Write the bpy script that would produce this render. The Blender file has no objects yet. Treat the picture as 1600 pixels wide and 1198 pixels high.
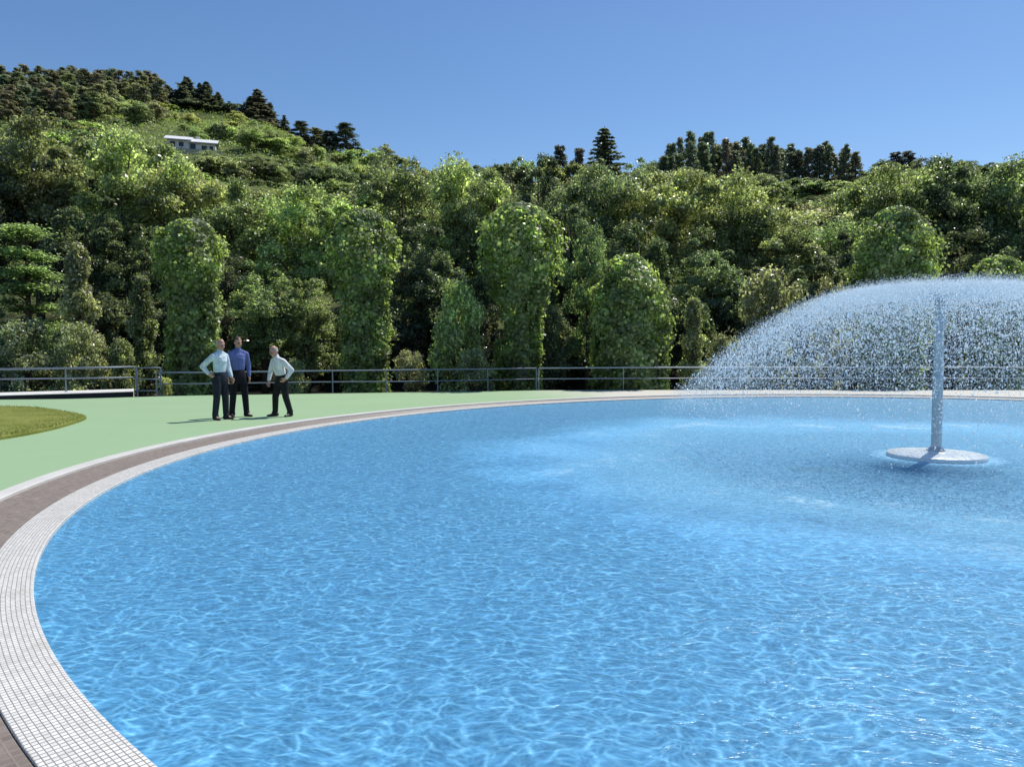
import bpy, math, random
import numpy as np
from mathutils import Vector, Matrix

random.seed(7)
S = bpy.context.scene
COL = S.collection
rad = math.radians

# ------------------------------------------------------------------ camera geometry
F, CX, CY, YH, H = 1150.0, 800.0, 599.0, 546.0, 1.6
PITCH = math.atan((CY - YH) / F)

def ray(px, py):
    x = (px - CX) / F; y = -(py - CY) / F
    return (x, math.cos(PITCH) + y * math.sin(PITCH), -math.sin(PITCH) + y * math.cos(PITCH))

def at(px, py, Y):
    r = ray(px, py); t = Y / r[1]
    return Vector((r[0] * t, Y, H + r[2] * t))

# ------------------------------------------------------------------ object helpers
def tag(o, label=None, cat=None, group=None, kind=None):
    if label: o['label'] = label
    if cat: o['category'] = cat
    if group: o['group'] = group
    if kind: o['kind'] = kind
    return o

def empty(name, loc=(0, 0, 0), rz=0, label=None, cat=None, group=None):
    o = bpy.data.objects.new(name, None); COL.objects.link(o)
    o.empty_display_size = 0.3
    o.location = loc; o.rotation_euler = (0, 0, rz)
    return tag(o, label, cat, group)

def obj(name, me, mat=None, parent=None):
    o = bpy.data.objects.new(name, me); COL.objects.link(o)
    if mat is not None and len(me.materials) == 0:
        for m in (mat if isinstance(mat, (list, tuple)) else [mat]): me.materials.append(m)
    if parent is not None: o.parent = parent
    return o

class MB:
    """collects polygons and builds ONE mesh"""
    def __init__(s): s.v = []; s.f = []; s.uv = []; s.n = 0; s.mi = []; s.smooth = False
    def add(s, verts, faces, uv=None, mi=0):
        v = np.asarray(verts, float).reshape(-1, 3)
        for f in faces:
            s.f.append([i + s.n for i in f]); s.mi.append(mi)
        s.v.append(v); s.n += len(v)
        s.uv.append(np.asarray(uv, float).reshape(-1, 2) if uv is not None else np.zeros((len(v), 2)))
        return s
    def box(s, c, d, rz=0, mi=0):
        x, y, z = [k / 2 for k in d]
        v = np.array([(-x,-y,-z),(x,-y,-z),(x,y,-z),(-x,y,-z),(-x,-y,z),(x,-y,z),(x,y,z),(-x,y,z)])
        co, si = math.cos(rz), math.sin(rz)
        v = np.c_[v[:,0]*co - v[:,1]*si, v[:,0]*si + v[:,1]*co, v[:,2]] + np.array(c)
        return s.add(v, [(0,3,2,1),(4,5,6,7),(0,1,5,4),(1,2,6,5),(2,3,7,6),(3,0,4,7)], mi=mi)
    def tube(s, pts, radii, n=8, cap=True, mi=0):
        pts = [Vector(p) for p in pts]
        if not hasattr(radii, '__len__'): radii = [radii] * len(pts)
        vs = []; ref = None
        for i, p in enumerate(pts):
            t = (pts[min(i+1, len(pts)-1)] - pts[max(i-1, 0)]).normalized()
            if ref is None: ref = Vector((1,0,0)) if abs(t.x) < .9 else Vector((0,1,0))
            a = t.cross(ref).normalized(); b = t.cross(a); ref = b.cross(t) if False else ref
            for k in range(n):
                th = 2*math.pi*k/n
                vs.append(p + (a*math.cos(th) + b*math.sin(th))*radii[i])
        fs = []
        for i in range(len(pts)-1):
            for k in range(n):
                fs.append((i*n+k, i*n+(k+1)%n, (i+1)*n+(k+1)%n, (i+1)*n+k))
        if cap:
            fs.append(tuple(range(n-1, -1, -1))); fs.append(tuple((len(pts)-1)*n+k for k in range(n)))
        return s.add([tuple(v) for v in vs], fs, mi=mi)
    def lathe(s, prof, n=24, c=(0,0,0), mi=0):
        vs = []
        for r, z in prof:
            for k in range(n):
                th = 2*math.pi*k/n
                vs.append((c[0]+r*math.cos(th), c[1]+r*math.sin(th), c[2]+z))
        fs = []
        for i in range(len(prof)-1):
            for k in range(n):
                fs.append((i*n+k, i*n+(k+1)%n, (i+1)*n+(k+1)%n, (i+1)*n+k))
        return s.add(vs, fs, mi=mi)
    def mesh(s, name, smooth=False, angle=None):
        me = bpy.data.meshes.new(name)
        v = np.concatenate(s.v)
        me.from_pydata(v.tolist(), [], s.f)
        uv = np.concatenate(s.uv)
        if np.any(uv):
            l = me.uv_layers.new(name='UVMap')
            idx = np.empty(len(me.loops), np.int32); me.loops.foreach_get('vertex_index', idx)
            l.data.foreach_set('uv', uv[idx].astype(np.float32).ravel())
        if any(s.mi): me.polygons.foreach_set('material_index', s.mi)
        if smooth: me.polygons.foreach_set('use_smooth', [True]*len(me.polygons))
        me.update()
        return me
    def build(s, name, mat, parent=None, smooth=False):
        return obj(name, s.mesh(name, smooth), mat, parent)

def quads_mesh(name, V, k=4):
    """V: (N,k,3) array of separate k-gons"""
    V = np.asarray(V, np.float32); n = len(V)
    me = bpy.data.meshes.new(name)
    me.vertices.add(n*k); me.vertices.foreach_set('co', V.ravel())
    me.loops.add(n*k); me.loops.foreach_set('vertex_index', np.arange(n*k, dtype=np.int32))
    me.polygons.add(n); me.polygons.foreach_set('loop_start', np.arange(0, n*k, k, dtype=np.int32))
    try: me.polygons.foreach_set('loop_total', np.full(n, k, np.int32))
    except Exception: pass
    me.update(calc_edges=True); me.validate()
    return me

def copy_tree(o, parent=None):
    c = o.copy(); COL.objects.link(c); c.parent = parent
    for ch in list(o.children): copy_tree(ch, c)
    return c

# ------------------------------------------------------------------ material helpers
class NT:
    def __init__(s, name):
        s.m = bpy.data.materials.new(name); s.m.use_nodes = True
        s.t = s.m.node_tree; s.t.nodes.clear()
        s.out = s.t.nodes.new('ShaderNodeOutputMaterial')
    def n(s, typ, **kw):
        nd = s.t.nodes.new('ShaderNode' + typ)
        for k, v in kw.items():
            if k.startswith('_'): setattr(nd, k[1:], v)
        return nd
    def setv(s, sock, v):
        if isinstance(v, bpy.types.NodeSocket): s.t.links.new(v, sock)
        elif isinstance(v, bpy.types.Node): s.t.links.new(v.outputs[0], sock)
        elif hasattr(v, '__len__') and len(v) == 3 and sock.type == 'RGBA': sock.default_value = (*v, 1)
        else: sock.default_value = v
    def math(s, op, a, b=None, c=None, clamp=False):
        nd = s.n('Math', _operation=op, _use_clamp=clamp)
        s.setv(nd.inputs[0], a)
        if b is not None: s.setv(nd.inputs[1], b)
        if c is not None: s.setv(nd.inputs[2], c)
        return nd.outputs[0]
    def vmath(s, op, a, b=None, scale=None):
        nd = s.n('VectorMath', _operation=op)
        s.setv(nd.inputs[0], a)
        if b is not None: s.setv(nd.inputs[1], b)
        if scale is not None: s.setv(nd.inputs['Scale'], scale)
        return nd.outputs['Value'] if op in ('LENGTH', 'DISTANCE', 'DOT_PRODUCT') else nd.outputs[0]
    def mix(s, fac, a, b, blend='MIX'):
        nd = s.n('Mix', _data_type='RGBA', _blend_type=blend)
        s.setv(nd.inputs[0], fac); s.setv(nd.inputs[6], a); s.setv(nd.inputs[7], b)
        return nd.outputs[2]
    def ramp(s, fac, a, b, lo=0.0, hi=1.0, smooth=True):
        nd = s.n('MapRange', _interpolation_type='SMOOTHSTEP' if smooth else 'LINEAR')
        s.setv(nd.inputs[0], fac); s.setv(nd.inputs[1], a); s.setv(nd.inputs[2], b)
        s.setv(nd.inputs[3], lo); s.setv(nd.inputs[4], hi)
        return nd.outputs[0]
    def noise(s, vec, scale, detail=3, rough=.55, dist=0, color=False, dim='3D'):
        nd = s.n('TexNoise', _noise_dimensions=dim)
        if vec is not None: s.setv(nd.inputs['Vector'], vec)
        s.setv(nd.inputs['Scale'], scale); s.setv(nd.inputs['Detail'], detail)
        s.setv(nd.inputs['Roughness'], rough); s.setv(nd.inputs['Distortion'], dist)
        return nd.outputs['Color' if color else 'Fac']
    def voro(s, vec, scale, feature='DISTANCE_TO_EDGE', rnd=1.0, dim='2D'):
        nd = s.n('TexVoronoi', _voronoi_dimensions=dim, _feature=feature)
        s.setv(nd.inputs['Vector'], vec); s.setv(nd.inputs['Scale'], scale); s.setv(nd.inputs['Randomness'], rnd)
        return nd.outputs['Distance']
    def obj(s): return s.n('TexCoord').outputs['Object']
    def pos(s): return s.n('NewGeometry').outputs['Position']
    def bump(s, h, strength=.3, dist=.02, normal=None):
        nd = s.n('Bump'); s.setv(nd.inputs['Strength'], strength); s.setv(nd.inputs['Distance'], dist)
        s.setv(nd.inputs['Height'], h)
        if normal is not None: s.setv(nd.inputs['Normal'], normal)
        return nd.outputs[0]
    def pbr(s, color, rough=.6, metal=0, normal=None, spec=.5, **kw):
        nd = s.n('BsdfPrincipled')
        s.setv(nd.inputs['Base Color'], color); s.setv(nd.inputs['Roughness'], rough)
        s.setv(nd.inputs['Metallic'], metal); s.setv(nd.inputs['Specular IOR Level'], spec)
        if normal is not None: s.setv(nd.inputs['Normal'], normal)
        for k, v in kw.items(): s.setv(nd.inputs[k], v)
        return nd.outputs[0]
    def mixs(s, fac, a, b):
        nd = s.n('MixShader'); s.setv(nd.inputs[0], fac); s.setv(nd.inputs[1], a); s.setv(nd.inputs[2], b)
        return nd.outputs[0]
    def done(s, sh):
        s.t.links.new(sh, s.out.inputs['Surface']); return s.m

def simple(name, c, rough=.6, metal=0, var=.25, scale=8, bump=.15, spec=.5):
    t = NT(name); p = t.obj()
    n = t.noise(p, scale, 4)
    col = t.mix(n, [k*(1-var) for k in c], [min(1, k*(1+var)) for k in c])
    return t.done(t.pbr(col, rough, metal, t.bump(t.noise(p, scale*6, 3), bump, .01), spec))

def leaf_mat(name, gloss=.75, trans=.5, warm=(1.7, 1.9, .9), noise_scale=.35, satu=.65, tail=(2.2, .60)):
    """leaf colour = object colour, varied leaf by leaf and clump by clump"""
    t = NT(name)
    oi = t.n('ObjectInfo')
    isl = t.n('NewGeometry').outputs['Random Per Island']
    clump = t.noise(t.obj(), noise_scale, 3)
    k = t.math('MULTIPLY', t.math('MULTIPLY_ADD', t.math('POWER', isl, 3.0), *tail), t.ramp(clump, .3, .7, .6, 1.4))  # a few leaves coloured much brighter, standing for sunlit flecks
    base = t.vmath('SCALE', oi.outputs['Color'], scale=k)
    hs = t.n('HueSaturation'); t.setv(hs.inputs['Color'], base)
    t.setv(hs.inputs['Hue'], t.ramp(t.math('FRACT', t.math('MULTIPLY', isl, 37.3)), 0, 1, .490, .515, False))
    t.setv(hs.inputs['Saturation'], satu)
    dif = t.pbr(hs.outputs[0], t.ramp(t.math('FRACT', t.math('MULTIPLY', isl, 17.7)), 0, 1, .26, .55, False), 0, None, gloss)
    tr = t.n('BsdfTranslucent')
    t.setv(tr.inputs[0], t.vmath('MULTIPLY', hs.outputs[0], warm))
    return t.done(t.mixs(trans, dif, tr.outputs[0]))

LEAF = leaf_mat('leaf')
GRASS = leaf_mat('grass_blade', .3, .4, (1.4, 1.45, .7), .12, .9, (.35, .85))
IVY = leaf_mat('ivy_leaf', .8, .55, (2.0, 2.3, 1.0), 1.0, .78, (1.5, .68))
NEEDLE = leaf_mat('needle', .4, .45, (1.6, 1.7, 1.0), .5, .8, (1.0, .8))
def bark_mat(name, c):
    t = NT(name); p = t.obj()
    sc = t.vmath('MULTIPLY', p, (6, 6, 1.2))
    n = t.noise(sc, 2.5, 5)
    return t.done(t.pbr(t.mix(n, [k*.5 for k in c], [k*1.4 for k in c]), .9, 0, t.bump(n, .6, .04), .2))
BARK = bark_mat('bark', (.10, .075, .055))
PINEBARK = bark_mat('pine_bark', (.17, .115, .085))

# ------------------------------------------------------------------ pool outline (ellipse + offsets)
EC = np.array([8.02, 12.653]); EA, EB, ET = 11.635, 13.677, -0.892
def pool_pt(th, d=0.0):
    c, s_ = np.cos(th), np.sin(th)
    x, y = EA*c, EB*s_
    nx, ny = c/EA, s_/EB; L = np.hypot(nx, ny); x = x + d*nx/L; y = y + d*ny/L
    C, Sn = math.cos(ET), math.sin(ET)
    return np.stack([EC[0] + C*x - Sn*y, EC[1] + Sn*x + C*y], -1)
NSEG = 900
TH = np.linspace(0, 2*np.pi, NSEG, endpoint=False)
_p = pool_pt(np.append(TH, 2*np.pi)); ARC = np.concatenate([[0], np.cumsum(np.linalg.norm(np.diff(_p, axis=0), axis=1))])

def ring(name, prof, mat, smooth=False, jitter=None):
    """prof: list of (offset, z); a closed strip round the pool with UV = (arc length, profile length) in metres"""
    m = MB(); n = NSEG + 1
    v = []; uv = []; L = 0
    for j, (d, z) in enumerate(prof):
        if j: L += math.hypot(d - prof[j-1][0], z - prof[j-1][1])
        p = pool_pt(np.append(TH, 2*np.pi), d)
        v.append(np.c_[p, np.full(n, z)]); uv.append(np.c_[ARC, np.full(n, L + 1e-4)])
    fs = []
    for j in range(len(prof)-1):
        for i in range(NSEG): fs.append((j*n+i, (j+1)*n+i, (j+1)*n+i+1, j*n+i+1))
    m.add(np.concatenate(v), [f[::-1] for f in fs], np.concatenate(uv))
    return tag(m.build(name, mat, smooth=smooth), kind='structure')

WATER_Z, FLOOR_Z = -0.028, -0.20
FX, FY = 6.43, 11.10         # the fountain

def tile_mat(name, c, grout, su, sv, dirt, rnd=.25, rough=.35, gw=.09):
    t = NT(name)
    uv = t.n('UVMap').outputs[0]
    sep = t.n('SeparateXYZ'); wob = t.noise(uv, 2.2, 2, color=True)
    uv2 = t.vmath('ADD', uv, t.vmath('SCALE', t.vmath('SUBTRACT', wob, (.5, .5, .5)), scale=.012))
    t.setv(sep.inputs[0], uv2)
    u = t.math('DIVIDE', sep.outputs[0], su); v = t.math('DIVIDE', sep.outputs[1], sv)
    def edge(a):
        f = t.math('FRACT', a); return t.math('MINIMUM', f, t.math('SUBTRACT', 1, f))
    e = t.math('MINIMUM', t.math('MULTIPLY', edge(u), .75), edge(v))
    g = t.ramp(e, gw*.55, gw*1.3)
    cid = t.n('CombineXYZ'); t.setv(cid.inputs[0], t.math('FLOOR', u)); t.setv(cid.inputs[1], t.math('FLOOR', v))
    wn = t.n('TexWhiteNoise', _noise_dimensions='3D'); t.setv(wn.inputs[0], cid.outputs[0])
    r = wn.outputs['Value']
    tc = t.mix(r, [k*(1-rnd) for k in c], c)
    bad = t.math('MULTIPLY', t.math('GREATER_THAN', r, .985), t.ramp(t.noise(uv, 1.1, 2), .45, .6))
    tc = t.mix(bad, tc, [k*2.2 for k in grout])
    if name == 'brown_tile':
        sp = t.n('SeparateXYZ'); t.setv(sp.inputs[0], t.pos())
        dry = t.ramp(t.math('ADD', sp.outputs[0], t.math('MULTIPLY', t.math('SUBTRACT', t.noise(t.pos(), .6, 3), .5), 2.5)), -6.0, -1.0)
        dry = t.math('MULTIPLY', dry, t.ramp(sp.outputs[1], 13, 17)); tc = t.mix(dry, tc, (.50, .46, .40))
        grout = [k*1.6 for k in grout]
    tint = t.noise(uv, 3.5, 4)
    tc = t.mix(t.ramp(tint, .5, .75, 0, .5), tc, dirt)
    gr = t.mix(t.noise(uv, 14, 2), [k*.6 for k in grout], [k*1.3 for k in grout])
    col = t.mix(g, gr, tc)
    return t.done(t.pbr(col, t.mix(g, (.9,.9,.9), (rough,)*3), 0, t.bump(g, .5, .003)))

RIM = tile_mat('white_mosaic', (.84, .82, .775), (.25, .24, .22), .031, .0262, (.50, .46, .38), rnd=.22)
GUT = tile_mat('brown_tile', (.25, .205, .172), (.15, .122, .104), .05, .05, (.21, .19, .17), rnd=.35, rough=.6)

ring('pool_rim', [(0, -.034), (0, -.006), (.006, 0), (.304, 0), (.31, -.004), (.31, -.03)], RIM)
# sides of the basin below the rim
t = NT('basin_paint'); p = t.pos()
BASIN = t.done(t.pbr(t.mix(t.noise(p, 1.2, 4), (.235, .48, .70), (.28, .53, .74)), .6))
ring('pool_slope', [(-.9, FLOOR_Z-.001), (-.45, -.135), (-.02, -.045), (.003, -.034)], BASIN, True)
ring('gutter', [(.311, -.016), (.32, -.010), (.60, -.010), (.886, -.006)], GUT)
t = NT('kerb_concrete'); p = t.pos()
n1 = t.noise(p, 2.0, 5); n2 = t.noise(p, 40, 3)
KERB = t.done(t.pbr(t.mix(n1, (.42, .41, .39), (.66, .65, .62)), .85, 0, t.bump(n2, .4, .006)))
ring('kerb', [(.887, -.06), (.887, .022), (.90, .034), (1.06, .034), (1.072, .022), (1.072, -.05)], KERB)

# ------------------------------------------------------------------ water
def water_nodes():
    t = NT('pool_water')
    p = t.pos()
    d = t.vmath('DISTANCE', t.vmath('MULTIPLY', p, (1,1,0)), (FX, FY, 0))
    big = t.noise(p, .45, 3)
    dn = t.math('ADD', d, t.math('MULTIPLY', t.math('SUBTRACT', big, .5), 4.2))
    splash = t.ramp(dn, 7.6, 4.0)                    # 1 where the drops fall
    # slow swell bends the painted network of caustic light lines
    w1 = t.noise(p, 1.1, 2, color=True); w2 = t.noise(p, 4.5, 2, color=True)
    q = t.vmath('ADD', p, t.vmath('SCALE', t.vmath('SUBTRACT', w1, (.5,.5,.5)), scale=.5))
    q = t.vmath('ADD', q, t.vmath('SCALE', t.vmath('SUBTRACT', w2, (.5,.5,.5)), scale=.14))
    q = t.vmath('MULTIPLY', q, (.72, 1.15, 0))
    def caustic_net(sc, wid, off, pw):
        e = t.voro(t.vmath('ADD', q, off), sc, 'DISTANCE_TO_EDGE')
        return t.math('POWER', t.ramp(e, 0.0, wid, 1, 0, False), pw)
    a = caustic_net(9.4, .17, (0, 0, 0), 1.3); b = caustic_net(17, .22, (3.7, 1.9, 0), 1.2); c = caustic_net(29, .4, (9, 4, 0), 1.3)
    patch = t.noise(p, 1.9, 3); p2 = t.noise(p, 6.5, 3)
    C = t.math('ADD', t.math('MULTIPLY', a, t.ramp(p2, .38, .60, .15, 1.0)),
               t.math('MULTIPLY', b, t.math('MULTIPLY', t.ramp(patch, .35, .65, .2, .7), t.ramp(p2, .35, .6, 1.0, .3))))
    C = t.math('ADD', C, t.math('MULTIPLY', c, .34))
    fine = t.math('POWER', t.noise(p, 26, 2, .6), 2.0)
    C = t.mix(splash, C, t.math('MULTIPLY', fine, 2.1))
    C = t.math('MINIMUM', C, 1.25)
    sw = t.noise(t.vmath('MULTIPLY', q, (.9, 1.2, 1)), 12, 3, .6)      # rounded swells, with shade of the hollows painted into the tint
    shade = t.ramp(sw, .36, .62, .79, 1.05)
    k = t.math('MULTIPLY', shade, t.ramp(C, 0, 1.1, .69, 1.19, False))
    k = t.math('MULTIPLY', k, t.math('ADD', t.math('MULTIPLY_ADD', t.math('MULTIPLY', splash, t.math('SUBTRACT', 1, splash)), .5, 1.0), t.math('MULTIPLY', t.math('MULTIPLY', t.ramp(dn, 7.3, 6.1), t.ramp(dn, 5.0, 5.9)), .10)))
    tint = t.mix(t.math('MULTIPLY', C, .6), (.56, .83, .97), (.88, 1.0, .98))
    tc = t.vmath('SCALE', tint, scale=k)  # caustic light painted into the transparent tint, also thrown onto the floor
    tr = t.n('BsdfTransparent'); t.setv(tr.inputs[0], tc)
    body = t.n('BsdfDiffuse'); t.setv(body.inputs[0], t.vmath('MULTIPLY', t.vmath('SCALE', tint, scale=t.math('POWER', k, .8)), (.33, .61, .82)))  # diffuse body repeats the painted light lines
    near = t.math('MULTIPLY', t.ramp(d, 1.25, .74), .97)
    through = t.mixs(t.math('MAXIMUM', t.ramp(splash, 0, 1, .15, .62), near), tr.outputs[0], body.outputs[0])
    # reflection
    hgt = t.math('ADD', t.math('MULTIPLY', sw, 1.0), t.math('MULTIPLY', t.noise(p, 13, 3), .35))
    hgt = t.math('ADD', hgt, t.math('MULTIPLY', t.math('MULTIPLY', t.noise(p, 30, 2), splash), .5))
    nrm = t.bump(hgt, .5, .035)
    gl = t.n('BsdfGlossy'); t.setv(gl.inputs['Roughness'], .24); t.setv(gl.inputs['Normal'], nrm)
    t.setv(gl.inputs['Color'], (.86, .95, 1.0))
    fr = t.n('Fresnel'); t.setv(fr.inputs['IOR'], 1.24); t.setv(fr.inputs['Normal'], nrm)
    sh = t.mixs(t.math('MINIMUM', t.math('MULTIPLY', fr, t.ramp(splash, 0, 1, .7, .4)), .34), through, gl.outputs[0])
    # foam where the spray lands
    ringm = t.math('MULTIPLY', t.ramp(dn, 3.7, 4.6), t.ramp(dn, 6.2, 5.0))
    fo = t.math('MULTIPLY', ringm, t.ramp(t.noise(p, .8, 4), .52, .68))
    fo = t.math('MULTIPLY', fo, t.ramp(t.noise(p, 18, 3, .7), .42, .62))
    speck = t.math('MULTIPLY', t.math('MULTIPLY', splash, t.ramp(t.noise(p, 42, 1), .66, .74)), .75)
    churn = t.math('MULTIPLY', t.ramp(d, 1.0, .70), t.ramp(t.noise(p, 22, 3, .7), .45, .6))
    fo = t.math('MAXIMUM', t.math('MAXIMUM', t.math('MULTIPLY', fo, .5), t.math('MULTIPLY', churn, .35)), speck, clamp=True)
    df = t.n('BsdfDiffuse'); t.setv(df.inputs[0], (.62, .78, .86))
    return t.done(t.mixs(fo, sh, df.outputs[0]))
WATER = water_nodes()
def disc_sheet(name, d, z, mat):
    m = MB(); v = [(EC[0], EC[1], z)]; fr = [.25, .5, .75, .9, 1.0]
    b = pool_pt(TH, d)
    for f in fr: v += [(EC[0]+(x-EC[0])*f, EC[1]+(y-EC[1])*f, z) for x, y in b]
    fs = [(0, 1+i, 1+(i+1)%NSEG) for i in range(NSEG)]
    for j in range(len(fr)-1):
        o1, o2 = 1+j*NSEG, 1+(j+1)*NSEG
        fs += [(o1+i, o2+i, o2+(i+1)%NSEG, o1+(i+1)%NSEG) for i in range(NSEG)]
    m.add(v, fs); return tag(m.build(name, mat), kind='structure')
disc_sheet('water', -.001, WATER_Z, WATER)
disc_sheet('pool_floor', -.88, FLOOR_Z, BASIN)
g = MB(); gx, gy = 4.48, 10.91
for k in range(9): g.box((gx, gy-.16+.04*k, FLOOR_Z+.012), (.5, .022, .016))
for sx in (-.26, .26): g.box((gx+sx, gy, FLOOR_Z+.012), (.02, .38, .02))
tag(g.build('drain_grate', simple('grate_grey', (.34, .33, .30), .6, 0)), 'grey drain grate on the pool floor left of the fountain', 'drain')

# ------------------------------------------------------------------ deck
BOUND = [(-30,-12),(42,-12),(42,28.8),(20,28.7),(10,28.9),(5,28.85),(1.25,28.65),(-2.4,27.6),(-3.8,27.3),(-10.7,25.5),(-12.1,24.9),(-13.4,24.1),(-14.4,23.6),(-16.3,23.3),(-30,22.4)]
def hit(c, dr):
    best = 1e9
    for i in range(len(BOUND)):
        a = np.array(BOUND[i], float); b = np.array(BOUND[(i+1) % len(BOUND)], float)
        e = b - a; M = np.array([[dr[0], -e[0]], [dr[1], -e[1]]])
        dt = np.linalg.det(M)
        if abs(dt) < 1e-9: continue
        s_, u_ = np.linalg.solve(M, a - c)
        if s_ > 0 and -1e-9 <= u_ <= 1+1e-9: best = min(best, s_)
    return c + dr*best
inner = pool_pt(TH, 1.07); outer = np.array([hit(EC, (q-EC)/np.linalg.norm(q-EC)) for q in inner])
m = MB(); v = []
fr = [0, .03, .15, .4, .7, 1.0]
for f in fr: v += [(*(inner[i]*(1-f) + outer[i]*f), .012) for i in range(NSEG)]
v += [(*outer[i], -.6) for i in range(NSEG)]
fs = []
for j in range(len(fr)):
    o1, o2 = j*NSEG, (j+1)*NSEG
    fs += [(o1+i, o2+i, o2+(i+1)%NSEG, o1+(i+1)%NSEG) for i in range(NSEG)]
m.add(v, fs)
t = NT('green_deck_paint'); p = t.pos()
n1 = t.noise(p, .35, 5); n2 = t.noise(p, 3.0, 5, .65); n3 = t.noise(p, 60, 3)
gc = t.mix(n1, (.24, .375, .195), (.30, .435, .25))
gc = t.mix(t.ramp(n2, .52, .75, 0, .35), gc, (.31, .42, .275))
gc = t.mix(t.ramp(t.noise(p, .9, 6, .7), .55, .8, 0, .4), gc, (.20, .33, .18))
sx = t.n('SeparateXYZ'); t.setv(sx.inputs[0], p)
edge = t.ramp(t.math('ADD', sx.outputs[0], t.math('MULTIPLY', t.math('SUBTRACT', t.noise(p, .5, 3), .5), 3)), .0, 4.5)
gc = t.mix(edge, gc, t.mix(n2, (.48, .465, .40), (.58, .56, .50)))       # bleached concrete at the far side
DECK = t.done(t.pbr(gc, .75, 0, t.bump(n3, .25, .004)))
tag(m.build('deck', DECK), kind='structure')

# raised walkway on the left
m = MB()
wp = [(-34, 20.3), (-24, 22.3), (-16.9, 23.75), (-14.6, 25.3), (-13.5, 26.2)]
v = []
for (x, y) in wp:
    v += [(x, y, -.3), (x, y, .10), (x, y+.02, .125), (x-.75, y+1.5, .125), (x-.75, y+1.5, -.3)]
fs = []
for i in range(len(wp)-1):
    for k in range(4): fs.append((i*5+k, (i+1)*5+k, (i+1)*5+k+1, i*5+k+1))
fs.append(tuple(range((len(wp)-1)*5, len(wp)*5)))
m.add(v, fs)
m.mi = [1 if j % 4 == 0 and j < len(fs)-1 else 0 for j in range(len(fs))]  # front face takes the darker material
tag(m.build('walkway', [simple('pale_concrete', (.70, .69, .65), .85, 0, .2, 2, .2), simple('dark_front', (.035, .035, .035), .9, 0, .4, 4, .4)]), kind='structure')

# ------------------------------------------------------------------ terrain
SKY_PX = [(-400,160),(0,150),(240,160),(300,178),(420,195),(470,222),(520,238),(560,250),(600,262),(660,300),(800,330),(980,320),(1060,298),(1240,290),(1400,286),(1600,290),(2100,310)]
DR_PX = [(-400,190),(300,190),(500,175),(650,130),(800,112),(1100,118),(1600,122),(2100,125)]
_u = np.array([(a-CX)/F for a, _ in SKY_PX]); _s = np.array([(YH-b)/F for _, b in SKY_PX])
_ud = np.array([(a-CX)/F for a, _ in DR_PX]); _d = np.array([b for _, b in DR_PX], float)
def zg(x, y):
    x = np.asarray(x, float); y = np.asarray(y, float)
    u = np.clip(x/np.maximum(y, 20), _u[0], _u[-1])
    dr = np.interp(u, _ud, _d); zr = H + np.interp(u, _u, _s)*dr
    tt = np.clip((y-37)/(dr-37), 0, 1)
    z = -.45 + (zr+.45)*(tt**1.05)
    bey = np.clip((y-dr)/200, 0, 1); z = z - zr*.8*bey
    ripple = (np.sin(x*.21+y*.13)+np.sin(x*.09-y*.17+2))*.35*np.clip((y-45)/30, 0, 1)
    low = np.where(y < 29.2, -.9, -.45)
    return np.where(y < 37, low, z + ripple)
xs = np.concatenate([np.linspace(-900,-210,14), np.linspace(-200,200,161), np.linspace(210,900,14)])
ys = np.concatenate([np.linspace(-500,-20,8), np.linspace(-10,28,8), [29.0,29.4], np.linspace(31,210,120), np.linspace(230,1500,18)])
X, Y = np.meshgrid(xs, ys)
Z = zg(X, Y)
nx, ny = len(xs), len(ys)
m = MB(); m.add(np.c_[X.ravel(), Y.ravel(), Z.ravel()], [(j*nx+i, j*nx+i+1, (j+1)*nx+i+1, (j+1)*nx+i) for j in range(ny-1) for i in range(nx-1)])
t = NT('hillside'); p = t.pos()
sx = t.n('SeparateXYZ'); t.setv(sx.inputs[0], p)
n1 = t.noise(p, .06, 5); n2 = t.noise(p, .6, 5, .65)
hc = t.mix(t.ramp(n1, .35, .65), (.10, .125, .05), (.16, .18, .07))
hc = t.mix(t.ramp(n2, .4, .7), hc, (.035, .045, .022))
hc = t.mix(t.ramp(sx.outputs[1], 60, 34), hc, (.018, .017, .014))  # ground colour darkened near the belt, painted shade under the trees
TERR = t.done(t.pbr(hc, .95, 0, t.bump(n2, .6, .6), .1))
tag(m.build('ground', TERR, smooth=True), kind='structure')

# ------------------------------------------------------------------ lawn
LAWN = [(-14.0,20.0),(-12.9,19.75),(-11.6,18.75),(-10.5,17.75),(-9.75,16.8),(-9.25,15.3),(-9.0,14.0),(-9.0,12.8),(-9.3,11.4),(-10.2,9.5),(-12,7.5),(-16,6.5),(-22,8),(-26,13),(-25,18),(-20,20.4),(-16.5,20.4)]
def cr(pts, k=8):
    out = []; n = len(pts); P_ = [np.array(q, float) for q in pts]
    for i in range(n):
        a, b, c, d = P_[i-1], P_[i], P_[(i+1)%n], P_[(i+2)%n]
        for j in range(k):
            s_ = j/k
            out.append(.5*((2*b)+(-a+c)*s_+(2*a-5*b+4*c-d)*s_*s_+(-a+3*b-3*c+d)*s_**3))
    return np.array(out)
LB = cr(LAWN); lc = np.array([-16.5, 13.8]); nb = len(LB)
m = MB(); v = []
rings = [(1.0, .0), (1.0, .05), (.985, .062), (.9, .075), (.6, .10), (.3, .11)]
for f, z in rings: v += [(*(lc+(q-lc)*f), .012+z) for q in LB]
v.append((*lc, .125))
fs = [(j*nb+i, j*nb+(i+1)%nb, (j+1)*nb+(i+1)%nb, (j+1)*nb+i) for j in range(len(rings)-1) for i in range(nb)]
fs += [((len(rings)-1)*nb+i, (len(rings)-1)*nb+(i+1)%nb, len(rings)*nb) for i in range(nb)]
m.add(v, fs)
t = NT('lawn_turf'); p = t.pos()
gc = t.mix(t.ramp(t.noise(p, 1.2, 4), .35, .65), (.175, .205, .045), (.24, .26, .07))
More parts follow.
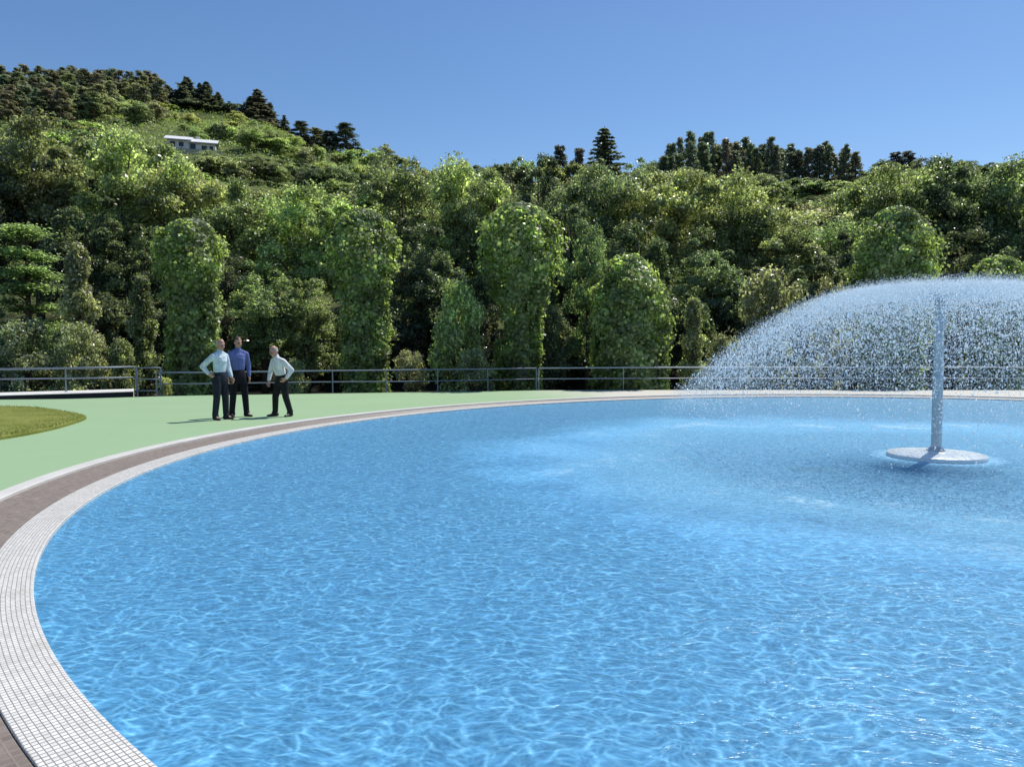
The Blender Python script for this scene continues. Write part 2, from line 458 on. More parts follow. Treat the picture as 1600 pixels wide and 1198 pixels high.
gc = t.mix(t.ramp(t.noise(p, 25, 3), .4, .7, 0, .6), gc, (.10, .12, .02))
tag(m.build('lawn', t.done(t.pbr(gc, .9, 0, t.bump(t.noise(p, 60, 3), .6, .02), .1))), kind='structure')
rng = np.random.default_rng(3)
def inside(P, poly):
    r = np.zeros(len(P), bool); n = len(poly)
    for i in range(n):
        a, b = poly[i], poly[(i+1) % n]
        c = ((a[1] > P[:,1]) != (b[1] > P[:,1])) & (P[:,0] < (b[0]-a[0])*(P[:,1]-a[1])/(b[1]-a[1]+1e-12)+a[0])
        r ^= c
    return r
pts = np.c_[rng.uniform(-20, -8.8, 70000), rng.uniform(8, 20.2, 70000)]
pts = pts[inside(pts, lc+(LB-lc)*.995)][:42000]
n = len(pts); a = rng.uniform(0, 6.28, n); hgt = rng.uniform(.012, .032, n); w = rng.uniform(.006, .014, n)
z0 = np.full(n, .06); ln = rng.normal(0, .02, (n, 2))
dx = np.cos(a)*w; dy = np.sin(a)*w
V = np.stack([np.c_[pts[:,0]-dx, pts[:,1]-dy, z0], np.c_[pts[:,0]+dx, pts[:,1]+dy, z0], np.c_[pts[:,0]+ln[:,0], pts[:,1]+ln[:,1], z0+.02+hgt]], 1)
o = obj('grass', quads_mesh('grass', V, 3), GRASS); o.color = (.235, .26, .06, 1)
tag(o, 'short yellowish grass on the curved lawn at the left', 'grass', kind='stuff')

# ------------------------------------------------------------------ foliage generators
def leaf_quads(c, nrm, size, rng, aspect=1.5):
    """rhombic leaves at c with normals nrm"""
    n = len(c)
    nrm = nrm/np.maximum(np.linalg.norm(nrm, axis=1, keepdims=True), 1e-9)
    r = rng.normal(size=(n, 3)); a = np.cross(nrm, r); a /= np.maximum(np.linalg.norm(a, axis=1, keepdims=True), 1e-9)
    b = np.cross(nrm, a)
    L = (size*.5)[:, None]; W = L/aspect
    bend = nrm*(size*.12)[:, None]
    return np.stack([c + a*L - bend, c + b*W + a*L*.1, c - a*L - bend, c - b*W + a*L*.1], 1)

def limb_mesh(parts, name, mat_n=7):
    m = MB()
    for pts, rr in parts: m.tube(pts, rr, mat_n)
    return m.mesh(name, smooth=True)

def unit(rng, n):
    v = rng.normal(size=(n, 3)); return v/np.linalg.norm(v, axis=1, keepdims=True)

def broadleaf(seed, Hh=12.0, R=4.0, zlow=.12, nclump=84, per=480, leaf=.215, top=1.0, lobes=5):
    rng = np.random.default_rng(seed); rnd = random.Random(seed)
    # uneven envelope: several lobes
    lob = []
    for i in range(lobes):
        an = 6.283*i/lobes + rnd.uniform(-.4, .4); rr = R*rnd.uniform(.25, .55)
        lob.append((rr*math.cos(an), rr*math.sin(an), Hh*rnd.uniform(.38, .72), R*rnd.uniform(.5, .72), Hh*rnd.uniform(.2, .3)))
    lob.append((rnd.uniform(-.3,.3), rnd.uniform(-.3,.3), Hh*.72, R*.62, Hh*.27*top))
    lob.append((rnd.uniform(-.6,.6), rnd.uniform(-.6,.6), Hh*.35, R*.8, Hh*.25))
    cc = []
    for i in range(nclump):
        lx, ly, lz, lr, lh = lob[i % len(lob)]
        d = unit(rng, 1)[0]; k = rnd.uniform(.65, 1.0)
        z = lz + d[2]*lh*k
        if z < Hh*zlow: z = Hh*(zlow + rnd.random()*.2)
        cc.append((lx + d[0]*lr*k, ly + d[1]*lr*k, min(z, Hh*.965)))
    cc = np.array(cc)
    allq = []
    for c in cc:
        r = rnd.uniform(.5, 1.3)*R/4
        n = int(per*rnd.uniform(.6, 1.3))
        d = unit(rng, n); d[:,2] = np.where(d[:,2] < -.35, -d[:,2]*.6, d[:,2])
        k = rng.uniform(.45, 1.05, n)[:, None]
        p = c + d*k*np.array([r, r, r])
        nr = d*.45 + unit(rng, n)*.85 + np.array([.22, .2, .42])
        allq.append(leaf_quads(p, nr, rng.uniform(.6, 1.25, n)*leaf, rng))
    # loose twigs that break the outline
    n = 420
    d = unit(rng, n); ci = rng.integers(0, len(cc), n)
    p = cc[ci] + d*np.array([1, 1, .9])*R/4*rng.uniform(1.0, 1.6, n)[:, None]
    allq.append(leaf_quads(p, d + np.array([0,0,.4]), rng.uniform(.6, 1.1, n)*leaf, rng))
    crown = quads_mesh('crown', np.concatenate(allq))
    parts = [([(0,0,-.4),(.05,.03,Hh*.2),(-.06,.08,Hh*.45),(.1,0,Hh*.8)], [Hh*.022, Hh*.017, Hh*.012, Hh*.003])]
    for i in range(11):
        c = cc[rnd.randrange(len(cc))]; z0 = min(max(c[2]*.55, Hh*.15), Hh*.6)
        parts.append(([(0,0,z0), (c[0]*.45, c[1]*.45, z0+(c[2]-z0)*.6), tuple(c)], [Hh*.008, Hh*.005, Hh*.0015]))
    return crown, limb_mesh(parts, 'trunk')

def pine(seed, Hh=10.0, R=1.8, bare=.2, nclump=44, per=95):
    rng = np.random.default_rng(seed); rnd = random.Random(seed)
    parts = [([(0,0,-.5),(.06,0,Hh*.4),(-.08,.05,Hh*.75),(0,0,Hh*.95)], [.2,.16,.11,.04])]
    qs = []
    for i in range(nclump):
        f = bare + (1-bare)*((i+rnd.random())/nclump)
        z = Hh*f; w = R*(1.05-.75*((f-bare)/(1-bare))**1.6)*rnd.uniform(.35, 1)
        an = rnd.uniform(0, 6.283); c = np.array([w*math.cos(an), w*math.sin(an), z*.99])
        if i % 2 == 0: parts.append(([(0,0,z-.5),(c[0]*.6,c[1]*.6,z-.2),tuple(c)], [.06,.04,.015]))
        n = int(per*rnd.uniform(.6,1.3)); d = unit(rng, n)
        p = c + d*rng.uniform(.3,1.05,n)[:,None]*np.array([.62,.62,.42])*rnd.uniform(.75,1.25)
        qs.append(leaf_quads(p, d+unit(rng,n)*.8+np.array([0,0,.5]), rng.uniform(.25,.5,n), rng, 2.2))
    return quads_mesh('crown', np.concatenate(qs)), limb_mesh(parts, 'trunk', 6)

def spruce(seed, Hh=10.0, R=2.2, tiers=21, per=85):
    rng = np.random.default_rng(seed); rnd = random.Random(seed); qs = []
    for i in range(tiers):
        f = i/tiers; z = Hh*(.07+.92*f); w = R*(1-f)**.85*rnd.uniform(.8,1.12)+.12
        nb = max(4, int(11*(1-f)))
        for k in range(nb):
            an = 6.283*(k+rnd.random()*.7)/nb; L = w*rnd.uniform(.7,1.1); n = int(per*(L/R)+10)
            s_ = rng.uniform(.05,1,n); sp = (1-s_*.7)*L*.22
            p = np.c_[s_*L*math.cos(an)+rng.normal(0,1,n)*sp, s_*L*math.sin(an)+rng.normal(0,1,n)*sp, z - s_*L*.28 + rng.normal(0,.07,n) + s_**3*L*.1]
            qs.append(leaf_quads(p, unit(rng,n)*.6+np.array([0,0,.7]), rng.uniform(.22,.45,n), rng, 2.0))
    return quads_mesh('crown', np.concatenate(qs)), limb_mesh([([(0,0,-.5),(0,0,Hh*.5),(0,0,Hh*.99)],[.2,.12,.02])], 'trunk', 6)

def cedar(seed, Hh=8.0, R=2.6, tiers=8):
    rng = np.random.default_rng(seed); rnd = random.Random(seed); qs = []; parts = [([(0,0,-.4),(.1,0,Hh*.5),(0,.1,Hh*.97)],[.22,.14,.03])]
    for i in range(tiers):
        f = i/(tiers-1); z = Hh*(.2+.76*f); w = R*(1-.55*f)
        for k in range(5):
            an = rnd.uniform(0,6.283); L = w*rnd.uniform(.5,1)
            c = np.array([L*math.cos(an)*.6, L*math.sin(an)*.6, z+rnd.uniform(-.3,.3)])
            parts.append(([(0,0,c[2]-.35),(c[0],c[1],c[2]-.05)],[.06,.02])); n = 420
            d = rng.normal(size=(n,3))*np.array([.5,.5,.09])*R*.36
            qs.append(leaf_quads(c+d, unit(rng,n)*.45+np.array([0,0,1.]), rng.uniform(.1,.24,n), rng, 1.8))
    return quads_mesh('crown', np.concatenate(qs)), limb_mesh(parts, 'trunk', 6)

def shrub(seed, Hh=3.0, R=1.4, nclump=46, per=210, leaf=.13, spire=0.0):
    rng = np.random.default_rng(seed); rnd = random.Random(seed); qs = []; parts = []
    for i in range(nclump):
        f = rnd.random()**.9; z = Hh*(.04+.9*f)
        w = R*(math.sqrt(max(0, 1-(abs(f-.32)/.75)**2)))*(1-spire*f)*rnd.uniform(.25,1)
        an = rnd.uniform(0,6.283); c = np.array([w*math.cos(an), w*math.sin(an), z])
        if i % 3 == 0: parts.append(([(0,0,-.1),(c[0]*.4,c[1]*.4,z*.6),tuple(c)],[.045,.03,.008]))
        n = int(per*rnd.uniform(.5,1.3)); d = unit(rng,n)
        p = c + d*rng.uniform(.3,1.1,n)[:,None]*np.array([.42,.42,.36])*R/1.4*rnd.uniform(.7,1.2)
        p[:,2] = np.maximum(p[:,2], .02)
        qs.append(leaf_quads(p, d*.5+unit(rng,n)*.8+np.array([0,0,.5]), rng.uniform(.6,1.3,n)*leaf, rng, 1.7))
    return quads_mesh('crown', np.concatenate(qs)), limb_mesh(parts, 'trunk', 5)

def ivy_column(seed, prof, leaf=.17, dens=1.0, strands=()):
    """prof: (height, radius) outline of a climber on a dead trunk; strands hang at (angle, radius, z_top, z_bottom)"""
    rng = np.random.default_rng(seed); zs = np.array([a for a,_ in prof]); rs = np.array([b for _,b in prof])
    Hh = zs[-1]; n = int(9000*dens)
    z = rng.uniform(0, Hh, n*2); rr = np.interp(z, zs, rs); keep = rng.random(n*2) < rr/rs.max(); z = z[keep]; rr = rr[keep]; n = len(z)
    th = rng.uniform(0, 6.283, n)
    lump = 1 + .13*np.sin(th*3+z*1.7+seed) + .11*np.sin(th*5-z*3.3) + .09*np.sin(z*6+th*2) + .07*np.sin(th*9+z*8)
    k = (1.08-rng.random(n)**.7*.5)*lump
    dr = np.interp(z+.1, zs, rs)-np.interp(z-.1, zs, rs)
    p = np.c_[np.cos(th)*rr*k, np.sin(th)*rr*k, z + rng.normal(0,.06,n)]
    nr = np.c_[np.cos(th), np.sin(th), -dr*3+.25] + unit(rng,n)*.55
    qs = [leaf_quads(p, nr, rng.uniform(.6,1.25,n)*leaf, rng, 1.15)]
    for _ in range(int(26*dens)):                                             # bulging clumps
        zc = rng.uniform(.12, 1)*Hh*.96; a2 = rng.uniform(0, 6.283); rc = np.interp(zc, zs, rs)*.95; m_ = int(rng.uniform(70, 190)); rb_ = rng.uniform(.2, .46)
        d = unit(rng, m_); c_ = np.array([math.cos(a2)*rc, math.sin(a2)*rc, zc])
        qs.append(leaf_quads(c_+d*rb_*rng.uniform(.5, 1.1, m_)[:, None], d*.6+unit(rng, m_)*.6+np.array([0, 0, .4]), rng.uniform(.6, 1.2, m_)*leaf, rng, 1.2))
    n = int(1500*dens); i = rng.integers(0, len(z), n)                      # shoots that stick out
    q = p[i]*np.array([1.12,1.12,1.0]) + rng.normal(0,.09,(n,3)); qs.append(leaf_quads(q, unit(rng,n)+np.array([0,0,.4]), rng.uniform(.5,1.,n)*leaf, rng, 1.2))
    n = int(900*dens); d = unit(rng,n); d[:,2] = np.abs(d[:,2]); rt = rs[-2]   # crest
    q = np.c_[d[:,0]*rt*.9, d[:,1]*rt*.9, zs[-2]+d[:,2]*(Hh-zs[-2])*1.15]; qs.append(leaf_quads(q, d+unit(rng,n)*.5, rng.uniform(.6,1.2,n)*leaf, rng, 1.15))
    for an, r, za, zb in strands:
        n = int(420*(za-zb)); zz = rng.uniform(zb, za, n); a2 = an+rng.normal(0,.16,n); r2 = r+rng.normal(0,.09,n)+.05*np.sin(zz*4)
        qs.append(leaf_quads(np.c_[np.cos(a2)*r2, np.sin(a2)*r2, zz], np.c_[np.cos(a2), np.sin(a2), np.full(n,.4)]+unit(rng,n)*.6, rng.uniform(.6,1.2,n)*leaf, rng, 1.2))
    return quads_mesh('foliage', np.concatenate(qs)), limb_mesh([([(0,0,-.5),(.04,.02,Hh*.5),(0,0,Hh*.9)],[max(.12,rs.min()*.5),rs.min()*.45,rs.min()*.3])], 'trunk', 8)

PROTO = {}
def protos(kind, gen, seeds, **kw): PROTO[kind] = [(gen(s_, **kw), kw) for s_ in seeds]
protos('broad', broadleaf, (11, 12, 13, 14, 15))
protos('tallbroad', broadleaf, (21, 22, 23), Hh=13.0, R=3.2, nclump=92, per=430, leaf=.20, lobes=4)
protos('far', broadleaf, (31, 32, 33), Hh=8.0, R=3.2, nclump=50, per=260, leaf=.28)
protos('pine', pine, (41, 42, 43, 44))
protos('bigpine', pine, (45, 46, 47), Hh=12.0, R=1.9, bare=.14, nclump=70, per=95)
protos('spruce', spruce, (51, 52, 53))
protos('cedar', cedar, (61,))
protos('shrub', shrub, (71, 72, 73, 74))
protos('spire', shrub, (81, 82), Hh=5.0, R=1.3, nclump=60, per=200, leaf=.16, spire=.75)
DIM = {'broad': (12.0, 4.5), 'tallbroad': (13.0, 3.7), 'far': (8.0, 3.7), 'pine': (10.0, 1.9), 'bigpine': (12.0, 2.6), 'spruce': (10.0, 2.2), 'cedar': (8.0, 2.5), 'shrub': (3.0, 1.6), 'spire': (5.0, 1.4)}
NAMES = {'broad': ('broadleaf_tree', 'tree'), 'tallbroad': ('broadleaf_tree', 'tree'), 'far': ('broadleaf_tree', 'tree'), 'pine': ('pine_tree', 'pine'), 'bigpine': ('pine_tree', 'pine'), 'spruce': ('spruce_tree', 'spruce'), 'cedar': ('cedar_tree', 'cedar'), 'shrub': ('shrub', 'shrub'), 'spire': ('shrub', 'shrub')}
FIRST = {}
cnt = {}
def plant(kind, x, y, height, width, color, label, group=None, z=None):
    i = cnt.get(kind, 0); cnt[kind] = i+1
    k = i % len(PROTO[kind])
    z = float(zg(x, y)) if z is None else z
    Hh, R = DIM[kind]; name, cat = NAMES[kind]
    if (kind, k) not in FIRST:
        (crown, trunk), _ = PROTO[kind][k]
        root = empty(name)
        obj('crown', crown, NEEDLE if kind in ('pine','bigpine','spruce') else LEAF, root)
        obj('trunk', trunk, PINEBARK if kind in ('pine','bigpine') else BARK, root)
        FIRST[(kind, k)] = root
    else:
        root = copy_tree(FIRST[(kind, k)])
        for q in ('group', 'label'):
            if q in root: del root[q]
    root.location = (x, y, z-.05)
    root.rotation_euler = (0, 0, random.uniform(0, 6.283))
    s_ = width/(2*R)
    root.scale = (s_, s_, height/Hh)
    for ch in root.children:
        if ch.name.startswith('crown'): ch.color = (*[c*random.uniform(.88, 1.12) for c in color], 1)
    tag(root, label, cat, group)
    return root
def plant_px(kind, px, ytop, Y, wpx, color, label, group=None, z=None):
    p = at(px, ytop, Y); zz = float(zg(p.x, p.y)) if z is None else z
    return plant(kind, p.x, Y, max(.4, p.z-zz), wpx/F*Y, color, label, group, zz)

DK = (.100, .130, .062); MD = (.205, .250, .095); LT = (.31, .355, .118); YL = (.36, .375, .125); GY = (.28, .30, .16); NE = (.115, .128, .095); NB = (.225, .215, .15); NG = (.185, .225, .14)  # DK: leaf green darkened to stand for shade low in the belt

# --- ivy clad dead trunks behind the railing
def ivy(px, ytop, Y, prof_px, label, seed, strands=(), col=(.24, .285, .10)):
    p = at(px, ytop, Y); zb = -.45; Hh = p.z-zb; k = Y/F*.86
    prof = [(Hh*a, b*k) for a, b in prof_px]
    fo, tr = ivy_column(seed, prof, dens=1.0 if max(b for _, b in prof_px) < 65 else 1.35, strands=[(an, r*k, Hh*a, Hh*b) for an, r, a, b in strands])
    root = empty('ivy_column', (p.x, Y, zb), 0, label, 'ivy column', 'ivy clad trunks behind the railing')
    o = obj('foliage', fo, IVY, root); o.color = (*col, 1); obj('trunk', tr, BARK, root)
ivy(297, 345, 31.2, [(0,36),(.2,40),(.45,40),(.62,44),(.72,54),(.84,56),(.93,46),(1,12)], 'ivy clad trunk with a broad rounded head, behind the two standing men', 101, [(-.25,44,.62,.1),(2.9,42,.4,.05)])
ivy(566, 330, 31.6, [(0,38),(.2,40),(.45,40),(.58,44),(.70,56),(.84,58),(.94,44),(1,10)], 'ivy clad trunk with a hanging strand on its right, right of the bending man', 102, [(-.2,40,.5,.02),(-.5,38,.45,0)])
ivy(812, 322, 31.8, [(0,24),(.2,26),(.36,30),(.5,42),(.64,62),(.80,74),(.92,60),(1,14)], 'tallest ivy clad trunk, mushroom shaped with the widest head above a thin stem', 103, [(-.3,30,.46,.0),(-.1,34,.40,.02),(3.3,40,.3,0)])
ivy(986, 400, 31.2, [(0,58),(.15,62),(.4,64),(.6,66),(.76,62),(.88,44),(.96,26),(1,8)], 'short stout ivy mound like a dome, left of the fountain spray', 104, [(2.9,62,.6,.0),(-.2,62,.3,0)])
ivy(1400, 326, 32.5, [(0,46),(.3,52),(.5,62),(.7,70),(.85,62),(.94,42),(1,10)], 'ivy clad trunk with a round head rising above the spray left of the fountain pole', 105)
ivy(1560, 402, 32.5, [(0,44),(.4,50),(.7,54),(.88,46),(.96,30),(1,8)], 'low ivy clad trunk just topping the spray at the far right', 106)

# --- shrubs and small trees along the railing
SH = 'shrubs along the railing'
for a in [
 ('shrub', 716, 440, 31.0, 118, LT, 'pale green bushy shrub between the second ivy trunk and the tallest one'),
 ('spire', 1083, 460, 31.5, 66, LT, 'slim pointed shrub right of the ivy dome'),
 ('shrub', 1198, 425, 33.5, 135, GY, 'wide grey green shrub behind the left part of the spray'),
 ('shrub', 1297, 432, 34.0, 70, GY, 'small rounded shrub showing above the spray edge'),
 ('spire', 122, 375, 33.0, 92, GY, 'pale pointed shrub with two spires beside the cedar'),
 ('cedar', 38, 355, 34.5, 150, MD, 'cedar with flat layered light green branches at the far left'),
 ('shrub', 40, 500, 31.5, 110, GY, 'low grey shrub under the cedar at the left edge'),
 ('shrub', 118, 505, 30.6, 90, GY, 'low shrub under the pale pointed shrub, hanging over the left railing'),
 ('spire', 220, 425, 33.0, 74, MD, 'narrow shrub left of the ivy trunk behind the men'),
 ('shrub', 190, 530, 31.5, 60, MD, 'small low shrub in front of the narrow shrub behind the left railing'),
 ('tallbroad', 412, 392, 34.0, 150, MD, 'rounded dark small tree between the first two ivy trunks'),
 ('tallbroad', 480, 415, 34.5, 100, MD, 'small tree close against the left side of the second ivy trunk'),
 ('tallbroad', 918, 330, 35.5, 92, MD, 'slender tree rising behind the right shoulder of the tallest ivy trunk'),
 ('shrub', 640, 545, 30.4, 70, GY, 'ragged low shrub at the foot of the second ivy trunk'),
 ('shrub', 738, 545, 29.9, 80, GY, 'leafy weed clump at the foot of the pale green shrub, on the railing'),
 ('shrub', 860, 480, 33.5, 80, DK, 'dark shrub in the gap right of the tallest ivy trunk'),
 ('shrub', 460, 560, 30.6, 46, GY, 'tuft of weeds on the railing right of the bending man'),
 ('shrub', 1130, 520, 31.5, 70, MD, 'low shrub behind the tip of the spray'),
]:
    kind, px, yt, Yd, w, c, lab = a
    plant_px(kind, px, yt, Yd, w, c, lab, SH)
plant_px('shrub', 258, 588, 26.2, 26, YL, 'small yellowing weed growing at the end of the left railing', SH, 0.0)

# --- the belt of large trees
BT = 'trees in the belt behind the railing'
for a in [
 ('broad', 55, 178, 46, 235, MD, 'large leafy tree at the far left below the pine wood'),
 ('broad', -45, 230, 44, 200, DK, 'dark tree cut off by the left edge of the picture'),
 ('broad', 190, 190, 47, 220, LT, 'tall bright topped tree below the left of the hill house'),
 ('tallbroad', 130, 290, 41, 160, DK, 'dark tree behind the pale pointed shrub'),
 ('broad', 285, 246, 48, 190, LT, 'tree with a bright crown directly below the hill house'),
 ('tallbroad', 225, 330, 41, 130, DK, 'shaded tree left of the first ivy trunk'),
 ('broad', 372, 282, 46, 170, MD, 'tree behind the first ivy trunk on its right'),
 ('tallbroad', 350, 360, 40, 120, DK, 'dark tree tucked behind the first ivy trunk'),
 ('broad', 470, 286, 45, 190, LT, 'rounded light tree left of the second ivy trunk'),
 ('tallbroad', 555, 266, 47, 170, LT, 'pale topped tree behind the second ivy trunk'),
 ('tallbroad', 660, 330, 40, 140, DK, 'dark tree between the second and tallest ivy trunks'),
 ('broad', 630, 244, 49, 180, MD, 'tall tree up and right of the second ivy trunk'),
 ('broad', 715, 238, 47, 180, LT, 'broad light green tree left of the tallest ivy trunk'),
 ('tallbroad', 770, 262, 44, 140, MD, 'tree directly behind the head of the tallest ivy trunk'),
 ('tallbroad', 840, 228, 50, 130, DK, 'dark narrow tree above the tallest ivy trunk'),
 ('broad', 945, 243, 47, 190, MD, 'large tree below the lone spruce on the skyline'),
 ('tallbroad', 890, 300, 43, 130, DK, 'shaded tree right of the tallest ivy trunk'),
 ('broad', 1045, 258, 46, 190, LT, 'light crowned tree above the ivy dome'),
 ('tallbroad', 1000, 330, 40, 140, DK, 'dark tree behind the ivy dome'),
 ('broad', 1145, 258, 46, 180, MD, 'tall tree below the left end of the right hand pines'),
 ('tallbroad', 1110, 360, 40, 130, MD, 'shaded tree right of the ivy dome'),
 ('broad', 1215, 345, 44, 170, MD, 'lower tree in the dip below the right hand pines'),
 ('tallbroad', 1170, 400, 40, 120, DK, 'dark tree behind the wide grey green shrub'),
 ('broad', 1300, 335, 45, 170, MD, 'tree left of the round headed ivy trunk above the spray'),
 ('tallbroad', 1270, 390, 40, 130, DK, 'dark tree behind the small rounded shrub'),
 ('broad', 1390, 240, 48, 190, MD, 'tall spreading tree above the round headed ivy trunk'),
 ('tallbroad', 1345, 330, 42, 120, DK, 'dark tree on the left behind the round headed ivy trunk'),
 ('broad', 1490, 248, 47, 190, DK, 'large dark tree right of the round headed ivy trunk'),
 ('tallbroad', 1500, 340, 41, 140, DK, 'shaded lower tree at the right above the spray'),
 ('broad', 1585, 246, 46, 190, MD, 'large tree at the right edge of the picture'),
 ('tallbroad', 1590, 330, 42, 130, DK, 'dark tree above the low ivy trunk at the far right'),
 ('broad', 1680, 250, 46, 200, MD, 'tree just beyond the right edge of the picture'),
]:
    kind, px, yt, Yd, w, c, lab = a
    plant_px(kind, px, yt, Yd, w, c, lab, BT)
# low trees with shade put into their leaf colour, filling the gaps low in the belt
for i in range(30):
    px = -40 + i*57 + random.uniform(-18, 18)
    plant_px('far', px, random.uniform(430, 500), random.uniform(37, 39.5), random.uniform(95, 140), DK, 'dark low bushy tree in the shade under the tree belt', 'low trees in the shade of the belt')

def region(kind, px0, px1, Y0, Y1, n, h0, h1, w0, w1, cols, label, group, cap=None):
    for i in range(n):
        px = px0 + (px1-px0)*((i+random.random())/n); Yd = random.uniform(Y0, Y1)
        h = random.uniform(h0, h1); x = (px-CX)/F*Yd
        if cap is not None:
            top = H + (YH-cap(px)-random.uniform(0, 14))/F*Yd; h = min(h, top-float(zg(x, Yd)))
            if h < 1.5: continue
        plant(kind, x, Yd, h, random.uniform(w0, w1), random.choice(cols), label, group)
cap = lambda px: float(np.interp(px, [0,200,330,420,520,600,700,800,860,960,1060,1150,1240,1340,1440,1600], [200,235,268,258,262,262,250,250,236,245,258,285,305,290,246,248]))
region('far', -60, 640, 58, 105, 46, 5, 8, 6, 9.5, [MD, LT, DK], 'leafy tree on the lower slope of the left hill', 'trees on the lower left slope', lambda px: float(np.interp(px, [0,180,250,340,420,520,600,660], [195,225,262,275,285,290,280,262])))
region('far', 600, 1660, 56, 100, 60, 6, 10, 6, 9, [MD, DK, GY], 'leafy tree on the slope behind the belt', 'trees on the slope behind the belt', cap)
region('far', 330, 620, 108, 150, 30, 2.5, 4.5, 4, 7, [GY, MD, LT], 'low rounded bush on the open hillside right of the hill house', 'bushes right of the hill house')
region('shrub', 200, 500, 138, 185, 22, 1.2, 2.4, 2.5, 5, [LT, YL], 'pale low bush in the grassy clearing above the hill house', 'bushes in the grassy clearing')
# pine wood on the left hilltop
region('pine', -30, 262, 174, 190, 34, 5.6, 7.8, 4.0, 5.2, [NB, NG, NB], 'brownish pine on the crest of the left hilltop wood', 'pines on the left hilltop crest')
region('pine', -30, 240, 155, 176, 38, 5.5, 7.5, 4.0, 5.2, [NB, NG, GY], 'grey brown pine within the left hilltop wood', 'pines within the left hilltop wood')
region('pine', -30, 190, 135, 155, 26, 5.0, 7.0, 4.0, 5.2, [NG, GY, NB], 'pine at the lower edge of the left hilltop wood', 'pines at the lower edge of the hilltop wood')
region('far', 120, 260, 140, 165, 8, 3.5, 5, 5, 7, [GY, MD], 'rounded tree between the hilltop wood and the clearing', 'rounded trees at the edge of the clearing')
# dark conifers on the crest
for px, yt, w, lab in [(262,132,30,'short spruce on the crest, leftmost beside the pine wood'),(291,119,44,'tallest dark spruce on the left crest'),(312,128,22,'slim spruce right of the tallest crest spruce'),(322,126,30,'second slim spruce on the crest with a needle like top'),(340,143,26,'small spruce on the crest between the slim pair and the round tree'),(402,138,50,'broad triangular dark spruce at the right of the crest'),(422,158,26,'small spruce leaning on the right of the broad triangular one'),(390,150,30,'spruce merged with the left flank of the broad triangular one'),(444,178,24,'little spruce low on the right end of the crest')]:
    plant_px('spruce', px, yt, 186, w*1.7, NE, lab, 'spruces on the left crest')
for px, yt, w in [(300,172,34),(335,166,36),(362,158,34)]:
    plant_px('far', px, yt, 184, w*1.2, NE, 'dark round tree among the crest spruces', 'round trees among the crest spruces')
plant_px('far', 268, 164, 178, 30, YL, 'yellow green round tree at the top left of the clearing')
for px, yt, w, lab in [(470,190,40,'pine at the top of the right shoulder of the hill'),(494,200,42,'reddish pine on the right shoulder of the hill'),(515,205,36,'pine left of the umbrella shaped one on the shoulder'),(540,193,48,'umbrella shaped pine on the right shoulder of the hill'),(562,232,34,'small pine lowest on the right shoulder of the hill'),(585,240,30,'small pine where the left hill meets the sky')]:
    plant_px('bigpine', px, yt, 165, w*1.2, NB if 'reddish' in lab else NE, lab, 'pines on the hill shoulder')
# right ridge pines
for i in range(44):
    px = 1034 + i*7.1 + random.uniform(-6, 6); yt = float(np.interp(px, [1030,1050,1080,1150,1220,1300,1345], [240,218,203,206,214,210,238])) + random.uniform(0, 30)
    plant_px('bigpine', px, yt, random.uniform(108, 121), random.uniform(28, 42), random.choice([NB, NG, NG]), 'tall brown trunked pine in the row on the right ridge', 'pines in a row on the right ridge')
plant_px('spruce', 945, 195, 112, 112, NE, 'lone dark spruce on the skyline right of centre')
for px, yt in [(875,228),(905,232),(1420,236),(1400,238)]:
    plant_px('bigpine', px, yt, 110, 44, NE, 'dark pine top poking over the tree belt', 'pine tops poking over the belt')
region('far', 1370, 1660, 100, 118, 14, 7, 10, 6, 8, [DK, MD], 'leafy tree along the skyline at the right', 'skyline trees at the right', lambda px: 246)
region('far', 640, 1040, 100, 112, 14, 6, 9, 6, 8, [DK, MD], 'leafy tree along the skyline in the middle', 'skyline trees in the middle', lambda px: float(np.interp(px,[640,700,860,960,1040],[262,250,234,240,248])))

region('far', 300, 540, 98, 124, 22, 3, 5.5, 4.5, 7.5, [MD, GY, DK], 'leafy bush on the slope right below the hill house', 'bushes below the hill house', lambda px: float(np.interp(px, [300, 360, 540], [246, 242, 262])))
region('far', 1030, 1380, 92, 105, 16, 5, 8, 5.5, 8, [MD, DK, GY], 'leafy tree at the foot of the right hand pine row', 'trees at the foot of the pine row', lambda px: 272)
region('far', 40, 235, 92, 128, 20, 4, 9, 6, 9, [MD, LT, DK], 'leafy tree on the slope left of the hill house', 'trees on the slope left of the house', lambda px: float(np.interp(px, [40, 190, 235], [186, 196, 222])))
# undergrowth over the whole hillside
rng = np.random.default_rng(9)
n = 130000
Yd = 37 + 158*rng.random(n)**.8; uu = rng.uniform(-.78, .78, n); xx = uu*Yd
zz = zg(xx, Yd)
sz = (.10+.0022*Yd)*rng.uniform(.6, 1.3, n)
q = leaf_quads(np.c_[xx, Yd, zz+rng.uniform(0, .9, n)*np.clip(Yd/90, .5, 1)], unit(rng, n)*.7+np.array([0, 0, .6]), sz, rng, 1.8)
o = obj('undergrowth', quads_mesh('undergrowth', q), GRASS); o.color = (.30, .39, .135, 1)
tag(o, 'low green grass and bracken covering the hillside', 'undergrowth', kind='stuff')

